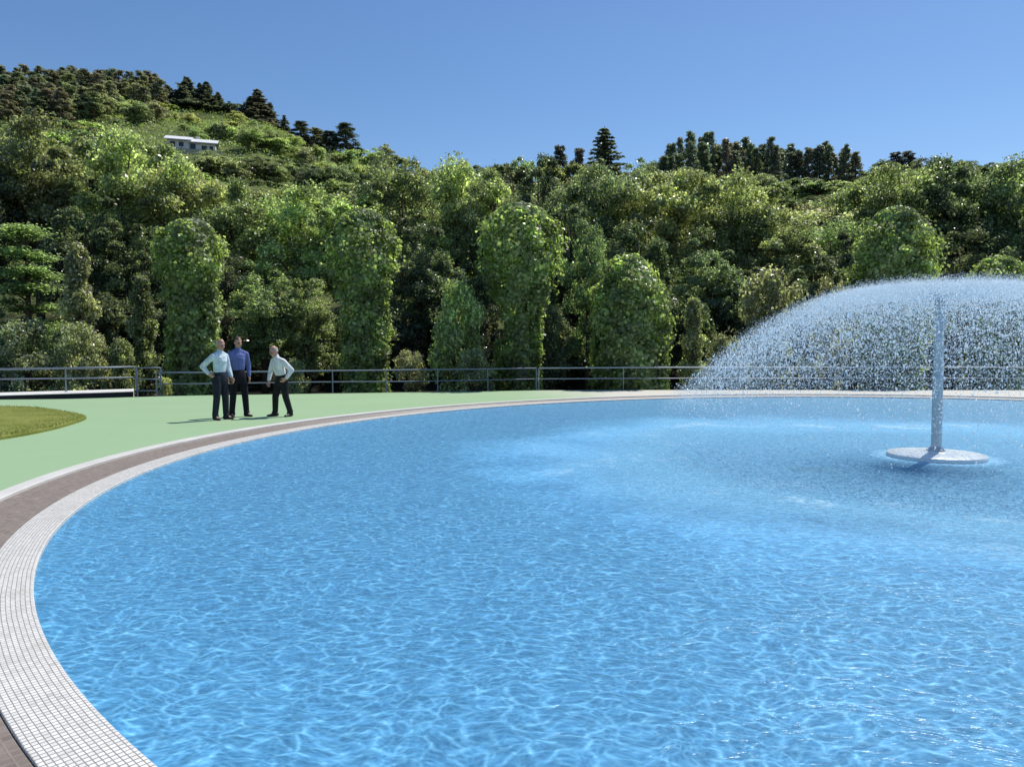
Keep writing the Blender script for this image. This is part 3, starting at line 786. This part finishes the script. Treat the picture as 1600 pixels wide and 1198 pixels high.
# ------------------------------------------------------------------ house on the hill
def find_Y(px, py):
    for Yd in np.arange(60, 190, .5):
        p = at(px, py, Yd)
        if zg(p.x, Yd) >= p.z: return Yd
    return 128
hp = at(303, 240, 126); hz = float(zg(hp.x, 126))
hz = max(hz-.6, hp.z-.4)
house = empty('house', (hp.x, 126, hz), rad(17), 'white house with two stepped pale roofs on the left hillside', 'house'); house.scale = (.98, .86, .78)
WALL = simple('white_render', (.62, .63, .66), .85, 0, .12, 1.5, .1)
ROOF = simple('pale_roof', (.72, .72, .72), .6, 0, .15, 1.2, .2)
DARK = simple('dark_glass', (.03, .035, .045), .2, 0, .2, 3, 0)
def wing(x0, x1, zt, zr, depth=5.5):
    w = MB(); xm = (x0+x1)/2; w.box((xm, 0, zt/2-.6), (x1-x0, depth, zt+1.2)); w.build('wall', WALL, house)
    r = MB(); e = .45
    v = [(x0-e, -depth/2-.7, zt-.12), (x1+e, -depth/2-.7, zt-.12), (x1+e, 0, zr), (x0-e, 0, zr), (x0-e, depth/2+.7, zt-.12), (x1+e, depth/2+.7, zt-.12)]
    v += [(a, b, c+.16) for a, b, c in v]
    r.add(v, [(0,3,2,1),(3,4,5,2),(6,7,8,9),(9,8,11,10),(0,1,7,6),(4,10,11,5),(0,6,9,3),(3,9,10,4),(1,2,8,7),(2,5,11,8)])
    return r.build('roof', ROOF, house)
r1 = wing(-3.9, -.5, 2.2, 3.6)
r2 = wing(-.45, 3.6, 1.9, 3.3, 5.2)
c = MB(); c.box((.6, .6, 3.4), (.45, .45, 1.2)); c.box((.6, .6, 4.02), (.6, .6, .12)); c.build('chimney', WALL, r2)
for x, z, w, h in [(-3.0, 1.35, .8, 1.0), (-1.7, 1.35, .8, 1.0), (1.9, .95, .9, .9), (3.0, .95, .6, .9)]:
    yy = -2.75 if x < -.5 else -2.6
    f = MB()
    f.box((x, yy-.03, z+h/2+.04), (w+.16, .06, .08)); f.box((x, yy-.03, z-h/2-.04), (w+.16, .06, .08))
    f.box((x-w/2-.04, yy-.03, z), (.08, .06, h)); f.box((x+w/2+.04, yy-.03, z), (.08, .06, h))
    fo = f.build('window', ROOF, house)
    g = MB(); g.box((x, yy-.012, z), (w, .02, h)); g.build('pane', DARK, fo)
d = MB(); d.box((.1, -2.62, .8), (.85, .06, 1.75)); d.build('door', DARK, house)
tw = MB(); tw.box((-1.0, -4.6, -.6), (11.5, .35, 1.1)); tag(tw.build('garden_wall', simple('garden_wall_stone', (.36, .35, .32), .9)), 'low pale terrace wall in front of the hill house', 'wall')
gw = bpy.data.objects['garden_wall']; gw.location = house.location; gw.rotation_euler = house.rotation_euler; gw.scale = house.scale

# ------------------------------------------------------------------ railings
STEEL = simple('galvanised_steel', (.20, .235, .29), .5, .3, .2, 5, .05)
STEEL2 = simple('bright_steel', (.44, .47, .50), .6, .1, .15, 5, .05)
def railing(nodes, label, mat, rt=.030, rm=.022, step=2.1, base=lambda x, y: .012, pr=.024, post_top=0):
    """nodes: (px, Y, y_top, y_mid)"""
    P3 = []
    for px, Yd, yt, ym in nodes:
        a = at(px, yt, Yd); b = at(px, ym, Yd); P3.append((a, b))
    o0 = P3[0][0]; root = empty('railing', (o0.x, o0.y, base(o0.x, o0.y)), 0, label, 'railing')
    off = Vector((o0.x, o0.y, base(o0.x, o0.y)))
    m = MB(); m.tube([a-off for a, _ in P3], rt, 10); m.build('top_rail', mat, root, True)
    m = MB(); m.tube([b-off for _, b in P3], rm, 10); m.build('middle_rail', mat, root, True)
    L = [0]
    for i in range(1, len(P3)): L.append(L[-1]+(P3[i][0]-P3[i-1][0]).length)
    n = int(round(L[-1]/step))
    for k in range(n+1):
        s_ = L[-1]*k/n
        for i in range(1, len(L)):
            if s_ <= L[i]+1e-6: break
        f = (s_-L[i-1])/(L[i]-L[i-1]); a = P3[i-1][0].lerp(P3[i][0], f)
        bz = base(a.x, a.y)
        m = MB(); m.tube([(a.x-off.x, a.y-off.y, bz-off.z-.02), (a.x-off.x, a.y-off.y, a.z-off.z+post_top)], pr, 8)
        m.lathe([(.0, .012), (.06, .012), (.06, 0), (0, 0)], 10, (a.x-off.x, a.y-off.y, bz-off.z-.001))
        m.build('post', mat, root)
    return root
railing([(244,25.4,582,600),(320,25.9,582,599.5),(500,27.2,579.5,596.8),(640,28.2,578,596),(838,29.4,575.3,592)], 'grey two rail railing behind the men, up to the tallest ivy trunk', STEEL, base=lambda x, y: -.12)
railing([(842,29.4,575.2,592),(1000,29.5,574,591),(1300,29.5,573.6,590.8),(1600,29.5,573.5,590.7),(1900,29.5,573.5,590.7)], 'bright two rail railing behind the spray and fountain', STEEL2, step=3.4, pr=.016, base=lambda x, y: -.12)
railing([(-260,23.8,581,595.5),(0,25.1,577,592.2),(120,25.9,575,590.8),(212,26.6,573.2,589.8)], 'grey railing standing on the pale walkway at the left', STEEL, .034, .024, 2.2, base=lambda x, y: .125)
# the gate like end frame where the walkway railing stops
fr_ = empty('railing_end_frame', (-13.2, 25.9, .0), rad(8), 'grey steel end frame closing the gap between the two left railings', 'frame')
for x in (0, .78):
    m = MB(); m.tube([(x, 0, -.1), (x, 0, .98 if x == 0 else .96)], .032, 8); m.build('post', STEEL, fr_)
for z in (.955, .55, .14):
    m = MB(); m.tube([(0, 0, z), (.78, 0, z)], .022, 8); m.build('rail', STEEL, fr_, True)

# ------------------------------------------------------------------ fountain
t = NT('wet_steel'); p = t.obj()
n1 = t.noise(t.vmath('MULTIPLY', p, (14, 14, 2.5)), 1.5, 4); n2 = t.noise(p, 30, 3)
PIPE = t.done(t.pbr(t.mix(n1, (.30, .36, .42), (.60, .66, .70)), t.ramp(n2, .3, .7, .18, .45), .45, t.bump(n2, .35, .01)))
t = NT('wet_disc'); p = t.obj()
n1 = t.noise(p, 5, 5, .65); n2 = t.noise(p, 28, 4, .7)
DISC = t.done(t.pbr(t.mix(t.ramp(n2, .48, .66), t.mix(n1, (.56, .63, .67), (.70, .76, .79)), (.84, .88, .90)), .35, 0, t.bump(n2, .35, .012)))
ft = empty('fountain', (FX, FY, WATER_Z), 0, 'grey steel pole fountain on a round plate in the pool', 'fountain')
m = MB(); m.lathe([(0,-.18),(.24,-.18),(.24,-.09),(.60,-.05),(.668,-.03),(.676,.0),(.676,.045),(.66,.058),(.3,.078),(.14,.092),(.115,.12),(0,.12)], 72); m.build('base_plate', DISC, ft, True)
m = MB(); m.lathe([(.13,.085),(.13,.115),(.095,.12),(.095,.15),(.072,.165)], 32); m.build('collar', PIPE, ft, True)
m = MB(); m.lathe([(.074,.10),(.071,.9),(.068,1.7),(.065,2.42),(.0,2.42)], 36); m.build('pole', PIPE, ft, True)
for q in range(6):
    an = math.pi/3*q; m = MB(); m.lathe([(0,.135),(.011,.135),(.011,.115),(0,.115)], 6, (.112*math.cos(an), .112*math.sin(an), 0)); m.build('bolt', PIPE, ft)
m = MB(); m.lathe([(.067,1.2),(.075,1.205),(.075,1.235),(.067,1.24)], 32); m.build('sleeve', PIPE, ft, True)
m = MB(); m.lathe([(.065,2.36),(.095,2.38),(.10,2.44),(.085,2.475),(.06,2.48),(.06,2.50),(.13,2.51),(.13,2.525),(.03,2.545),(0,2.545)], 32); m.build('nozzle', PIPE, ft, True)

rng = np.random.default_rng(5)
oct_v = np.array([(1,0,0),(-1,0,0),(0,1,0),(0,-1,0),(0,0,1),(0,0,-1)], float)
oct_f = [(0,2,4),(2,1,4),(1,3,4),(3,0,4),(2,0,5),(1,2,5),(3,1,5),(0,3,5)]
N = 122000
k = 1.0 - np.abs(rng.normal(0, .10, N)); k = np.clip(k, .55, 1.06)
rmax = 4.85
s_ = rng.random(N)**.95; r = .1 + s_*(rmax-.1)
z = 2.585 - .163*(r-.78)**2 - np.abs(rng.normal(0, .05, N))*(1+r*.8) + rng.normal(0, .022, N)
r = r*k
ph = rng.uniform(0, 2*np.pi, N) + 0
x = r*np.cos(ph); y = r*np.sin(ph)
ok = (z > .01) & ((z > 1.0) | (rng.random(N) < np.interp(z, [0, .5, 1.0], [.16, .3, 1.0]))); x, y, z, r = x[ok], y[ok], z[ok], r[ok]
sz = np.clip(rng.lognormal(-5.35, .55, len(x)), .0022, .0165)
sz = sz*np.interp(z, [0, .5, 1.3], [.62, .7, 1.0])
V = (oct_v[None]*sz[:, None, None]*np.array([1, 1, 1.25])) + np.stack([x, y, z], 1)[:, None]
n = len(x)
tri = (np.array(oct_f)[None] + (np.arange(n)*6)[:, None, None]).reshape(-1, 3)
# very fine mist: tiny tetrahedral droplets
M = 130000
k2 = np.clip(1.0-np.abs(rng.normal(0, .09, M)), .6, 1.03); r2 = .1+rng.random(M)**.85*(rmax-.1); z2 = 2.60-.163*(r2-.78)**2+rng.normal(0, .05, M)-np.abs(rng.normal(0, .06, M))*r2*.4
r2 = r2*k2; p2 = rng.uniform(0, 2*np.pi, M); ok2 = (z2 > .7); r2, z2, p2 = r2[ok2], z2[ok2], p2[ok2]; M = len(r2)
tet = np.array([(1,1,1),(1,-1,-1),(-1,1,-1),(-1,-1,1)], float)*.75
V2 = tet[None]*rng.uniform(.0028, .0058, M)[:, None, None] + np.stack([r2*np.cos(p2), r2*np.sin(p2), z2], 1)[:, None]
tri2 = (np.array([(0,1,2),(0,3,1),(0,2,3),(1,3,2)])[None] + n*6 + (np.arange(M)*4)[:, None, None]).reshape(-1, 3)
tri = np.concatenate([tri, tri2])
me = bpy.data.meshes.new('water_spray')
# film near the nozzle, a thin dome
fn, fk = 96, 26
fr2 = np.linspace(.06, 3.1, fk); fth = np.linspace(0, 2*np.pi, fn, endpoint=False)
fv = np.array([(rr*math.cos(a_)*(1+.01*math.sin(a_*17+rr*4)), rr*math.sin(a_)*(1+.01*math.sin(a_*17+rr*4)), 2.56-.163*(rr-.78)**2+.02*math.sin(a_*23)+.015*math.sin(a_*11+rr*9)) for rr in fr2 for a_ in fth])
fv_off = n*6+M*4
fq = [(fv_off+i*fn+j, fv_off+(i+1)*fn+j, fv_off+(i+1)*fn+(j+1)%fn, fv_off+i*fn+(j+1)%fn) for i in range(fk-1) for j in range(fn)]
allv = np.concatenate([V.reshape(-1, 3), V2.reshape(-1, 3), fv])
ntri, nq = len(tri), len(fq)
me.vertices.add(len(allv)); me.vertices.foreach_set('co', allv.astype(np.float32).ravel())
me.loops.add(ntri*3+nq*4); me.loops.foreach_set('vertex_index', np.concatenate([tri.ravel(), np.array(fq).ravel()]).astype(np.int32))
me.polygons.add(ntri+nq); me.polygons.foreach_set('loop_start', np.concatenate([np.arange(ntri)*3, ntri*3+np.arange(nq)*4]).astype(np.int32))
me.polygons.foreach_set('material_index', np.concatenate([np.zeros(ntri), np.ones(nq)]).astype(np.int32))
me.polygons.foreach_set('use_smooth', np.concatenate([np.ones(ntri), np.ones(nq)]).astype(bool))
me.update(calc_edges=True); me.validate()
t = NT('water_drop')
isl = t.n('NewGeometry').outputs['Random Per Island']
dc = t.mix(t.math('POWER', isl, 1.6), (.68, .84, .95), (.99, 1.0, 1.0))
df = t.pbr(dc, .1, 0, None, .6); tr = t.n('BsdfTranslucent'); t.setv(tr.inputs[0], dc)
tp = t.n('BsdfTransparent')
DROP = t.done(t.mixs(.38, t.mixs(.62, df, tr.outputs[0]), tp.outputs[0]))
t = NT('water_film'); p = t.obj()
sx = t.n('SeparateXYZ'); t.setv(sx.inputs[0], p)
rd = t.vmath('LENGTH', t.vmath('MULTIPLY', p, (1, 1, 0)))
al = t.math('MULTIPLY', t.ramp(rd, .15, 2.6, .42, 0, True), t.ramp(t.noise(t.vmath('MULTIPLY', p, (1, 1, .5)), 26, 4, .75), .36, .64))
df = t.n('BsdfDiffuse'); t.setv(df.inputs[0], (.78, .88, .94)); tr = t.n('BsdfTranslucent'); t.setv(tr.inputs[0], (.78, .90, .95))
tp = t.n('BsdfTransparent')
FILM = t.done(t.mixs(al, tp.outputs[0], t.mixs(.5, df.outputs[0], tr.outputs[0])))
o = obj('water_spray', me, [DROP, FILM]); o.location = (FX, FY, WATER_Z)
tag(o, 'umbrella of fine white water drops falling from the fountain pole', 'water spray', kind='stuff')

# ------------------------------------------------------------------ people
def ellip(bm_list, c, r, rot=None, n=14, mth=10):
    vs = []; c = Vector(c)
    for i in range(mth+1):
        la = -math.pi/2 + math.pi*i/mth
        for j in range(n):
            lo = 2*math.pi*j/n
            q = Vector((r[0]*math.cos(la)*math.cos(lo), r[1]*math.cos(la)*math.sin(lo), r[2]*math.sin(la)))
            if rot: q = rot @ q
            vs.append(tuple(c+q))
    fs = [(i*n+j, i*n+(j+1)%n, (i+1)*n+(j+1)%n, (i+1)*n+j) for i in range(mth) for j in range(n)]
    bm_list.append((vs, fs))
def caps(bl, a, ra, b, rb, n=12, flat=None):
    """tapered capsule; flat=(axis, factor) squashes the cross-section along an axis"""
    a, b = Vector(a), Vector(b); t = (b-a); L = t.length; t = t/max(L, 1e-6)
    ref = Vector((1,0,0)) if abs(t.x) < .8 else Vector((0,1,0))
    u = t.cross(ref).normalized(); w = t.cross(u)
    rows = []
    for i in range(5): al = -math.pi/2 + math.pi/2*i/4; rows.append((ra*math.sin(al), ra*math.cos(al)))
    for i in range(5): al = math.pi/2*i/4; rows.append((L+rb*math.sin(al), rb*math.cos(al)))
    vs = []
    for (s_, r) in rows:
        for j in range(n):
            th = 2*math.pi*j/n; off = (u*math.cos(th)+w*math.sin(th))*max(r, .0005)
            if flat: ax = Vector(flat[0]); off = off - ax*(off.dot(ax))*(1-flat[1])
            vs.append(tuple(a+t*s_+off))
    fs = [(i*n+j, i*n+(j+1)%n, (i+1)*n+(j+1)%n, (i+1)*n+j) for i in range(len(rows)-1) for j in range(n)]
    fs.append(tuple(range(n-1,-1,-1))); fs.append(tuple((len(rows)-1)*n+j for j in range(n)))
    bl.append((vs, fs))
def fuse(name, bl, voxel, smooth=6, fac=.5):
    m = MB()
    for vs, fs in bl: m.add(vs, fs)
    me = m.mesh(name); o = bpy.data.objects.new(name+'_tmp', me); COL.objects.link(o)
    r = o.modifiers.new('r', 'REMESH'); r.mode = 'VOXEL'; r.voxel_size = voxel; r.use_smooth_shade = True
    s_ = o.modifiers.new('s', 'SMOOTH'); s_.iterations = smooth; s_.factor = fac
    dg = bpy.context.evaluated_depsgraph_get(); dg.update()
    out = bpy.data.meshes.new_from_object(o.evaluated_get(dg)); out.name = name
    bpy.data.objects.remove(o); bpy.data.meshes.remove(me)
    out.polygons.foreach_set('use_smooth', [True]*len(out.polygons))
    return out
t = NT('skin'); p = t.obj()
SKIN = t.done(t.pbr(t.mix(t.noise(p, 14, 4), (.42, .22, .155), (.54, .31, .225)), .5, 0, t.bump(t.noise(p, 120, 3), .1, .003), .4, **{'Subsurface Weight': .0}))
def cloth(name, c, scale=9, stripe=None):
    t = NT(name); p = t.obj()
    fold = t.noise(t.vmath('MULTIPLY', p, (1.4, 1.4, .6)), scale, 3, .6, .6); weave = t.noise(p, 220, 2)
    col = t.mix(t.ramp(fold, .3, .7), [k*.82 for k in c], [min(.9, k*1.1) for k in c])
    return t.done(t.pbr(col, .85, 0, t.bump(t.math('ADD', fold, t.math('MULTIPLY', weave, .08)), 1.0, .06), .15))
SHOE = simple('black_leather', (.018, .016, .015), .4, 0, .2, 8, .1)
HAIRG = simple('grey_hair', (.42, .40, .37), .7, 0, .3, 40, .5)
HAIRB = simple('brown_hair', (.10, .06, .04), .7, 0, .3, 40, .5)
BELT = simple('belt_leather', (.02, .016, .014), .5, 0, .2, 8, .1)
EYEM = simple('eye', (.04, .03, .025), .2, 0, .1, 8, 0)
LIP = simple('lip', (.33, .13, .11), .5, 0, .1, 8, 0)

def person(loc, rz, J, label, shirt, trousers, hair, hair_style, belly=0.0, tuck=True):
    """J: joint table in metres, local x = the way the person faces, y = their left, z up"""
    V3 = lambda q: Vector(q)
    hip, chest, neck, head = V3(J['pelvis']), V3(J['chest']), V3(J['neck']), V3(J['head'])
    Y_ = Vector((0, 1, 0))
    body = []; sh = []; tr = []
    hr = Matrix.Rotation(J.get('nod', 0), 3, 'Y') ; hrz = Matrix.Rotation(J.get('turn', 0), 3, 'Z'); HR = hrz @ hr
    hp = lambda x, y, z: head + HR @ Vector((x, y, z))
    # head
    ellip(body, hp(-.012, 0, .03), (.098, .078, .112), HR); ellip(body, hp(.022, 0, -.045), (.072, .060, .075), HR)
    ellip(body, hp(.055, 0, -.088), (.03, .034, .026), HR)                                           # chin
    caps(body, hp(.088, 0, .018), .009, hp(.112, 0, -.022), .015)                                     # nose
    caps(body, hp(.082, -.036, .032), .011, hp(.082, .036, .032), .011)                                # brow
    for s_ in (-1, 1):
        ellip(body, hp(-.012, s_*.080, -.005), (.024, .012, .036), HR); ellip(body, hp(.058, s_*.04, -.03), (.026, .022, .024), HR)
    caps(body, neck, .060, head + HR @ Vector((-.02, 0, -.07)), .054)
    # trunk of the body
    caps(body, hip, .13, chest, .145, flat=((1,0,0), .72)); caps(body, chest, .14, neck-Vector((0,0,.06)), .075, flat=((1,0,0), .8))
    caps(sh, hip.lerp(chest, .42), .160, chest, .180, 18, ((1,0,0), .70)); caps(sh, chest, .172, neck-Vector((0,0,.055)), .085, 16, ((1,0,0), .8))
    if belly: ellip(sh, hip.lerp(chest, .35)+Vector((.05,0,0)), (.10+belly, .155, .17))
    caps(sh, neck-Vector((.01,0,.06)), .082, neck+Vector((-.004,0,.005)), .068)                         # collar
    caps(tr, hip+(chest-hip)*.08, .163, hip+Vector((0,0,-.05)), .166, 16, ((1,0,0), .76))
    for s, yy in (('r', -1), ('l', 1)):
        S_, E_, W_ = V3(J['sho_'+s]), V3(J['elb_'+s]), V3(J['wri_'+s])
        caps(body, S_, .058, E_, .043); caps(body, E_, .043, W_, .028)
        caps(body, chest+Vector((0,0,.07)), .08, S_, .058)
        caps(sh, chest+Vector((0,0,.03)), .13, S_, .070, 12, ((1,0,0), .85)); caps(sh, neck-Vector((0,0,.05)), .07, S_, .066, 12); caps(sh, S_, .070, E_, .060); caps(sh, E_, .060, W_ - (W_-E_).normalized()*.03, .043)
        # hand: palm, four fingers, thumb
        d = V3(J.get('hand_'+s, tuple(W_-E_))).normalized(); pn = V3(J.get('palm_'+s, (0, -yy, 0)))
        pn = (pn - d*pn.dot(d)).normalized(); ac = d.cross(pn)
        if ac.dot(Vector((1,0,0))) < 0: ac = -ac                # thumb side forwards
        caps(body, W_, .028, W_+d*.03, .032, flat=(tuple(pn), .7))
        caps(body, W_+d*.04, .038, W_+d*.085, .041, flat=(tuple(pn), .45))
        for q, (o_, L) in enumerate(((.030, .072), (.010, .080), (-.010, .074), (-.029, .058))):
            b0 = W_+d*.088+ac*o_; b1 = b0+d*L*.5+pn*.010; b2 = b1+d*L*.36+pn*.026
            caps(body, b0, .0098, b1, .0092, 8); caps(body, b1, .0092, b2, .0078, 8)
        t0 = W_+d*.035+ac*.034; t1 = t0+d*.03+ac*.026+pn*.008; t2 = t1+d*.034+ac*.004+pn*.012
        caps(body, t0, .014, t1, .0115, 8); caps(body, t1, .0112, t2, .009, 8)
        Hp, K_, A_ = V3(J['hip_'+s]), V3(J['kne_'+s]), V3(J['ank_'+s])
        caps(body, Hp, .085, K_, .055); caps(body, K_, .055, A_, .038)
        caps(tr, Hp, .108, K_, .078, 14); caps(tr, K_, .078, A_+Vector((0,0,.02)), .066, 14); caps(tr, A_+Vector((0,0,.03)), .068, A_+Vector((.015,0,-.012)), .072, 12)
        fd = Vector((math.cos(J.get('foot_'+s, 0)), math.sin(J.get('foot_'+s, 0)), 0))
        caps(body, A_, .036, V3((A_.x, A_.y, .035))+fd*.12, .026)
    b = obj('person', fuse('person', body, .0065, 5), SKIN)
    b.location = loc; b.rotation_euler = (0, 0, rz); tag(b, label, 'person')
    obj('shirt', fuse('shirt', sh, .012, 7), shirt, b)
    obj('trousers', fuse('trousers', tr, .012, 7), trousers, b)
    for s in 'rl':
        A_ = V3(J['ank_'+s]); an = J.get('foot_'+s, 0); fd = Vector((math.cos(an), math.sin(an), 0)); ba = V3((A_.x, A_.y, 0))
        q = []
        caps(q, ba-fd*.045+Vector((0,0,.042)), .043, ba+fd*.06+Vector((0,0,.042)), .044, 12, ((0,0,1), .95))
        caps(q, ba+fd*.05+Vector((0,0,.034)), .046, ba+fd*.17+Vector((0,0,.026)), .040, 12, ((0,0,1), .62)); caps(q, ba+Vector((0,0,.05)), .045, ba+Vector((0,0,.10)), .044)
        sm = fuse('shoe', q, .008, 4)
        co = np.empty(len(sm.vertices)*3, np.float32); sm.vertices.foreach_get('co', co); co = co.reshape(-1, 3); co[:,2] = np.maximum(co[:,2], .003); sm.vertices.foreach_set('co', co.ravel())
        obj('shoe', sm, SHOE, b)
    # hair: a shell over the skull with a cut hairline
    vs = []; idx = {}; fs = []; na, nb_ = 28, 20
    for i in range(nb_+1):
        for j in range(na):
            la = -math.pi/2+math.pi*i/nb_; lo = 2*math.pi*j/na
            r3 = Vector((.103*math.cos(la)*math.cos(lo), .083*math.cos(la)*math.sin(lo), .117*math.sin(la)))
            vs.append(tuple(hp(-.013+r3.x, r3.y, .03+r3.z)))
    def keep(i, j):
        la = -math.pi/2+math.pi*(i+.5)/nb_; lo = 2*math.pi*(j+.5)/na; f = math.cos(lo); z_ = math.sin(la)
        if hair_style == 'bald': return f < .25 and -.45 < z_ < .42 and not (abs(f) < .3 and z_ < -.1)
        return (z_ > .45 and f < .9) or (f < .3 and z_ > -.5) or z_ > .8
    for i in range(nb_):
        for j in range(na):
            if keep(i, j): fs.append((i*na+j, i*na+(j+1)%na, (i+1)*na+(j+1)%na, (i+1)*na+j))
    m = MB(); m.add(vs, fs); m.build('hair', hair, b, True)
    for s_ in (-1, 1):
        q = []; ellip(q, hp(.083, s_*.033, .006), (.010, .014, .010), HR, 10, 6); m = MB(); m.add(*q[0]); m.build('eye', EYEM, b, True)
    q = []; ellip(q, hp(.086, 0, -.058), (.010, .024, .007), HR, 10, 6); m = MB(); m.add(*q[0]); m.build('lips', LIP, b, True)
    return b

# hand-on-hip man: faces right, right arm akimbo (elbow back), weight on both feet
J1 = dict(pelvis=(0,0,.98), chest=(.01,0,1.34), neck=(.02,0,1.56), head=(.045,0,1.685), nod=.18, turn=-.15,
  sho_r=(.0,-.19,1.435), elb_r=(-.23,-.28,1.21), wri_r=(-.10,-.22,1.03), hand_r=(.75,.25,-.45), palm_r=(.1,1,0),
  sho_l=(.0,.19,1.435), elb_l=(.02,.25,1.18), wri_l=(.14,.22,.95), hand_l=(.4,-.05,-1), palm_l=(0,-1,0),
  hip_r=(0,-.095,.93), kne_r=(.02,-.12,.50), ank_r=(-.02,-.14,.09), foot_r=-.25,
  hip_l=(0,.095,.93), kne_l=(.06,.10,.50), ank_l=(.06,.11,.09), foot_l=.15)
person((-6.62, 16.66, .012), rad(-22), J1, 'man in a pale blue shirt with his hand on his hip, leftmost of the three', cloth('pale_blue_shirt', (.66, .76, .83)), cloth('navy_trousers', (.028, .032, .045)), HAIRG, 'bald', .0)
# taller man in violet blue, arms down
J2 = dict(pelvis=(0,0,1.00), chest=(.005,0,1.38), neck=(.01,0,1.61), head=(.035,0,1.745), nod=.10, turn=.1,
  sho_r=(0,-.195,1.475), elb_r=(-.03,-.25,1.20), wri_r=(.03,-.25,.94), hand_r=(.1,0,-1), palm_r=(0,1,0),
  sho_l=(0,.195,1.475), elb_l=(-.02,.26,1.20), wri_l=(.06,.24,.94), hand_l=(.1,0,-1), palm_l=(0,-1,0),
  hip_r=(0,-.095,.95), kne_r=(.01,-.13,.52), ank_r=(-.03,-.15,.09), foot_r=-.2,
  hip_l=(0,.095,.95), kne_l=(.04,.14,.52), ank_l=(.04,.17,.09), foot_l=.3)
person((-6.47, 17.38, .012), rad(-48), J2, 'tall man in a violet blue shirt and dark trousers, middle of the three', cloth('violet_shirt', (.15, .185, .42)), cloth('black_trousers', (.018, .018, .024)), HAIRB, 'short', .0, False)
# stooping bald man in white, facing left
J3 = dict(pelvis=(-.03,0,.91), chest=(.04,0,1.23), neck=(.10,0,1.42), head=(.155,0,1.535), nod=.38, turn=.05,
  sho_r=(.06,-.19,1.315), elb_r=(.10,-.26,1.06), wri_r=(.19,-.19,.84), hand_r=(.3,.3,-1), palm_r=(0,1,0),
  sho_l=(.04,.19,1.315), elb_l=(-.13,.29,1.10), wri_l=(-.02,.22,.90), hand_l=(.5,-.45,-.5), palm_l=(0,-1,0),
  hip_r=(-.04,-.09,.86), kne_r=(.06,-.12,.48), ank_r=(.06,-.14,.09), foot_r=-.2,
  hip_l=(-.04,.09,.86), kne_l=(-.06,.13,.47), ank_l=(-.16,.16,.09), foot_l=.35)
person((-5.50, 17.45, .012), rad(228), J3, 'stooping bald man in a white pullover and dark trousers, rightmost of the three', cloth('white_pullover', (.82, .84, .83)), cloth('charcoal_trousers', (.024, .024, .026)), HAIRG, 'bald', .0)

# ------------------------------------------------------------------ camera, sun, sky
cam = bpy.data.cameras.new('camera'); co = bpy.data.objects.new('camera', cam); COL.objects.link(co)
cam.sensor_width = 36; cam.lens = 36*F/1600; cam.clip_start = .05; cam.clip_end = 4000
co.location = (0, 0, H); co.rotation_euler = (math.pi/2-PITCH, 0, 0); S.camera = co

SUN_EL = rad(58); sdir = Vector((.66, .75, 0)).normalized()
to_sun = Vector((sdir.x*math.cos(SUN_EL), sdir.y*math.cos(SUN_EL), math.sin(SUN_EL)))
sl = bpy.data.lights.new('sun', 'SUN'); sl.energy = 4.9; sl.angle = rad(.5); sl.color = (1, .955, .88)
so = bpy.data.objects.new('sun', sl); COL.objects.link(so); so.rotation_euler = (-to_sun).to_track_quat('-Z', 'Y').to_euler()
so.location = (20, 40, 60)
w = bpy.data.worlds.new('World'); S.world = w; w.use_nodes = True
nt = w.node_tree; bg = nt.nodes['Background']
sky = nt.nodes.new('ShaderNodeTexSky'); sky.sky_type = 'NISHITA'; sky.sun_disc = False
sky.sun_elevation = SUN_EL; sky.sun_rotation = math.atan2(sdir.x, sdir.y)
sky.altitude = 300; sky.air_density = 1.0; sky.dust_density = .3; sky.ozone_density = 2.0
hs = nt.nodes.new('ShaderNodeHueSaturation'); hs.inputs['Saturation'].default_value = 1.19; hs.inputs['Hue'].default_value = .503
nt.links.new(sky.outputs[0], hs.inputs['Color']); nt.links.new(hs.outputs[0], bg.inputs[0]); bg.inputs[1].default_value = .124
S.view_settings.view_transform = 'Standard'; S.view_settings.look = 'None'; S.view_settings.exposure = 0
S.cycles.max_bounces = 5; S.cycles.diffuse_bounces = 2; S.cycles.glossy_bounces = 2; S.cycles.transmission_bounces = 3; S.cycles.transparent_max_bounces = 16
S.cycles.use_denoising = True
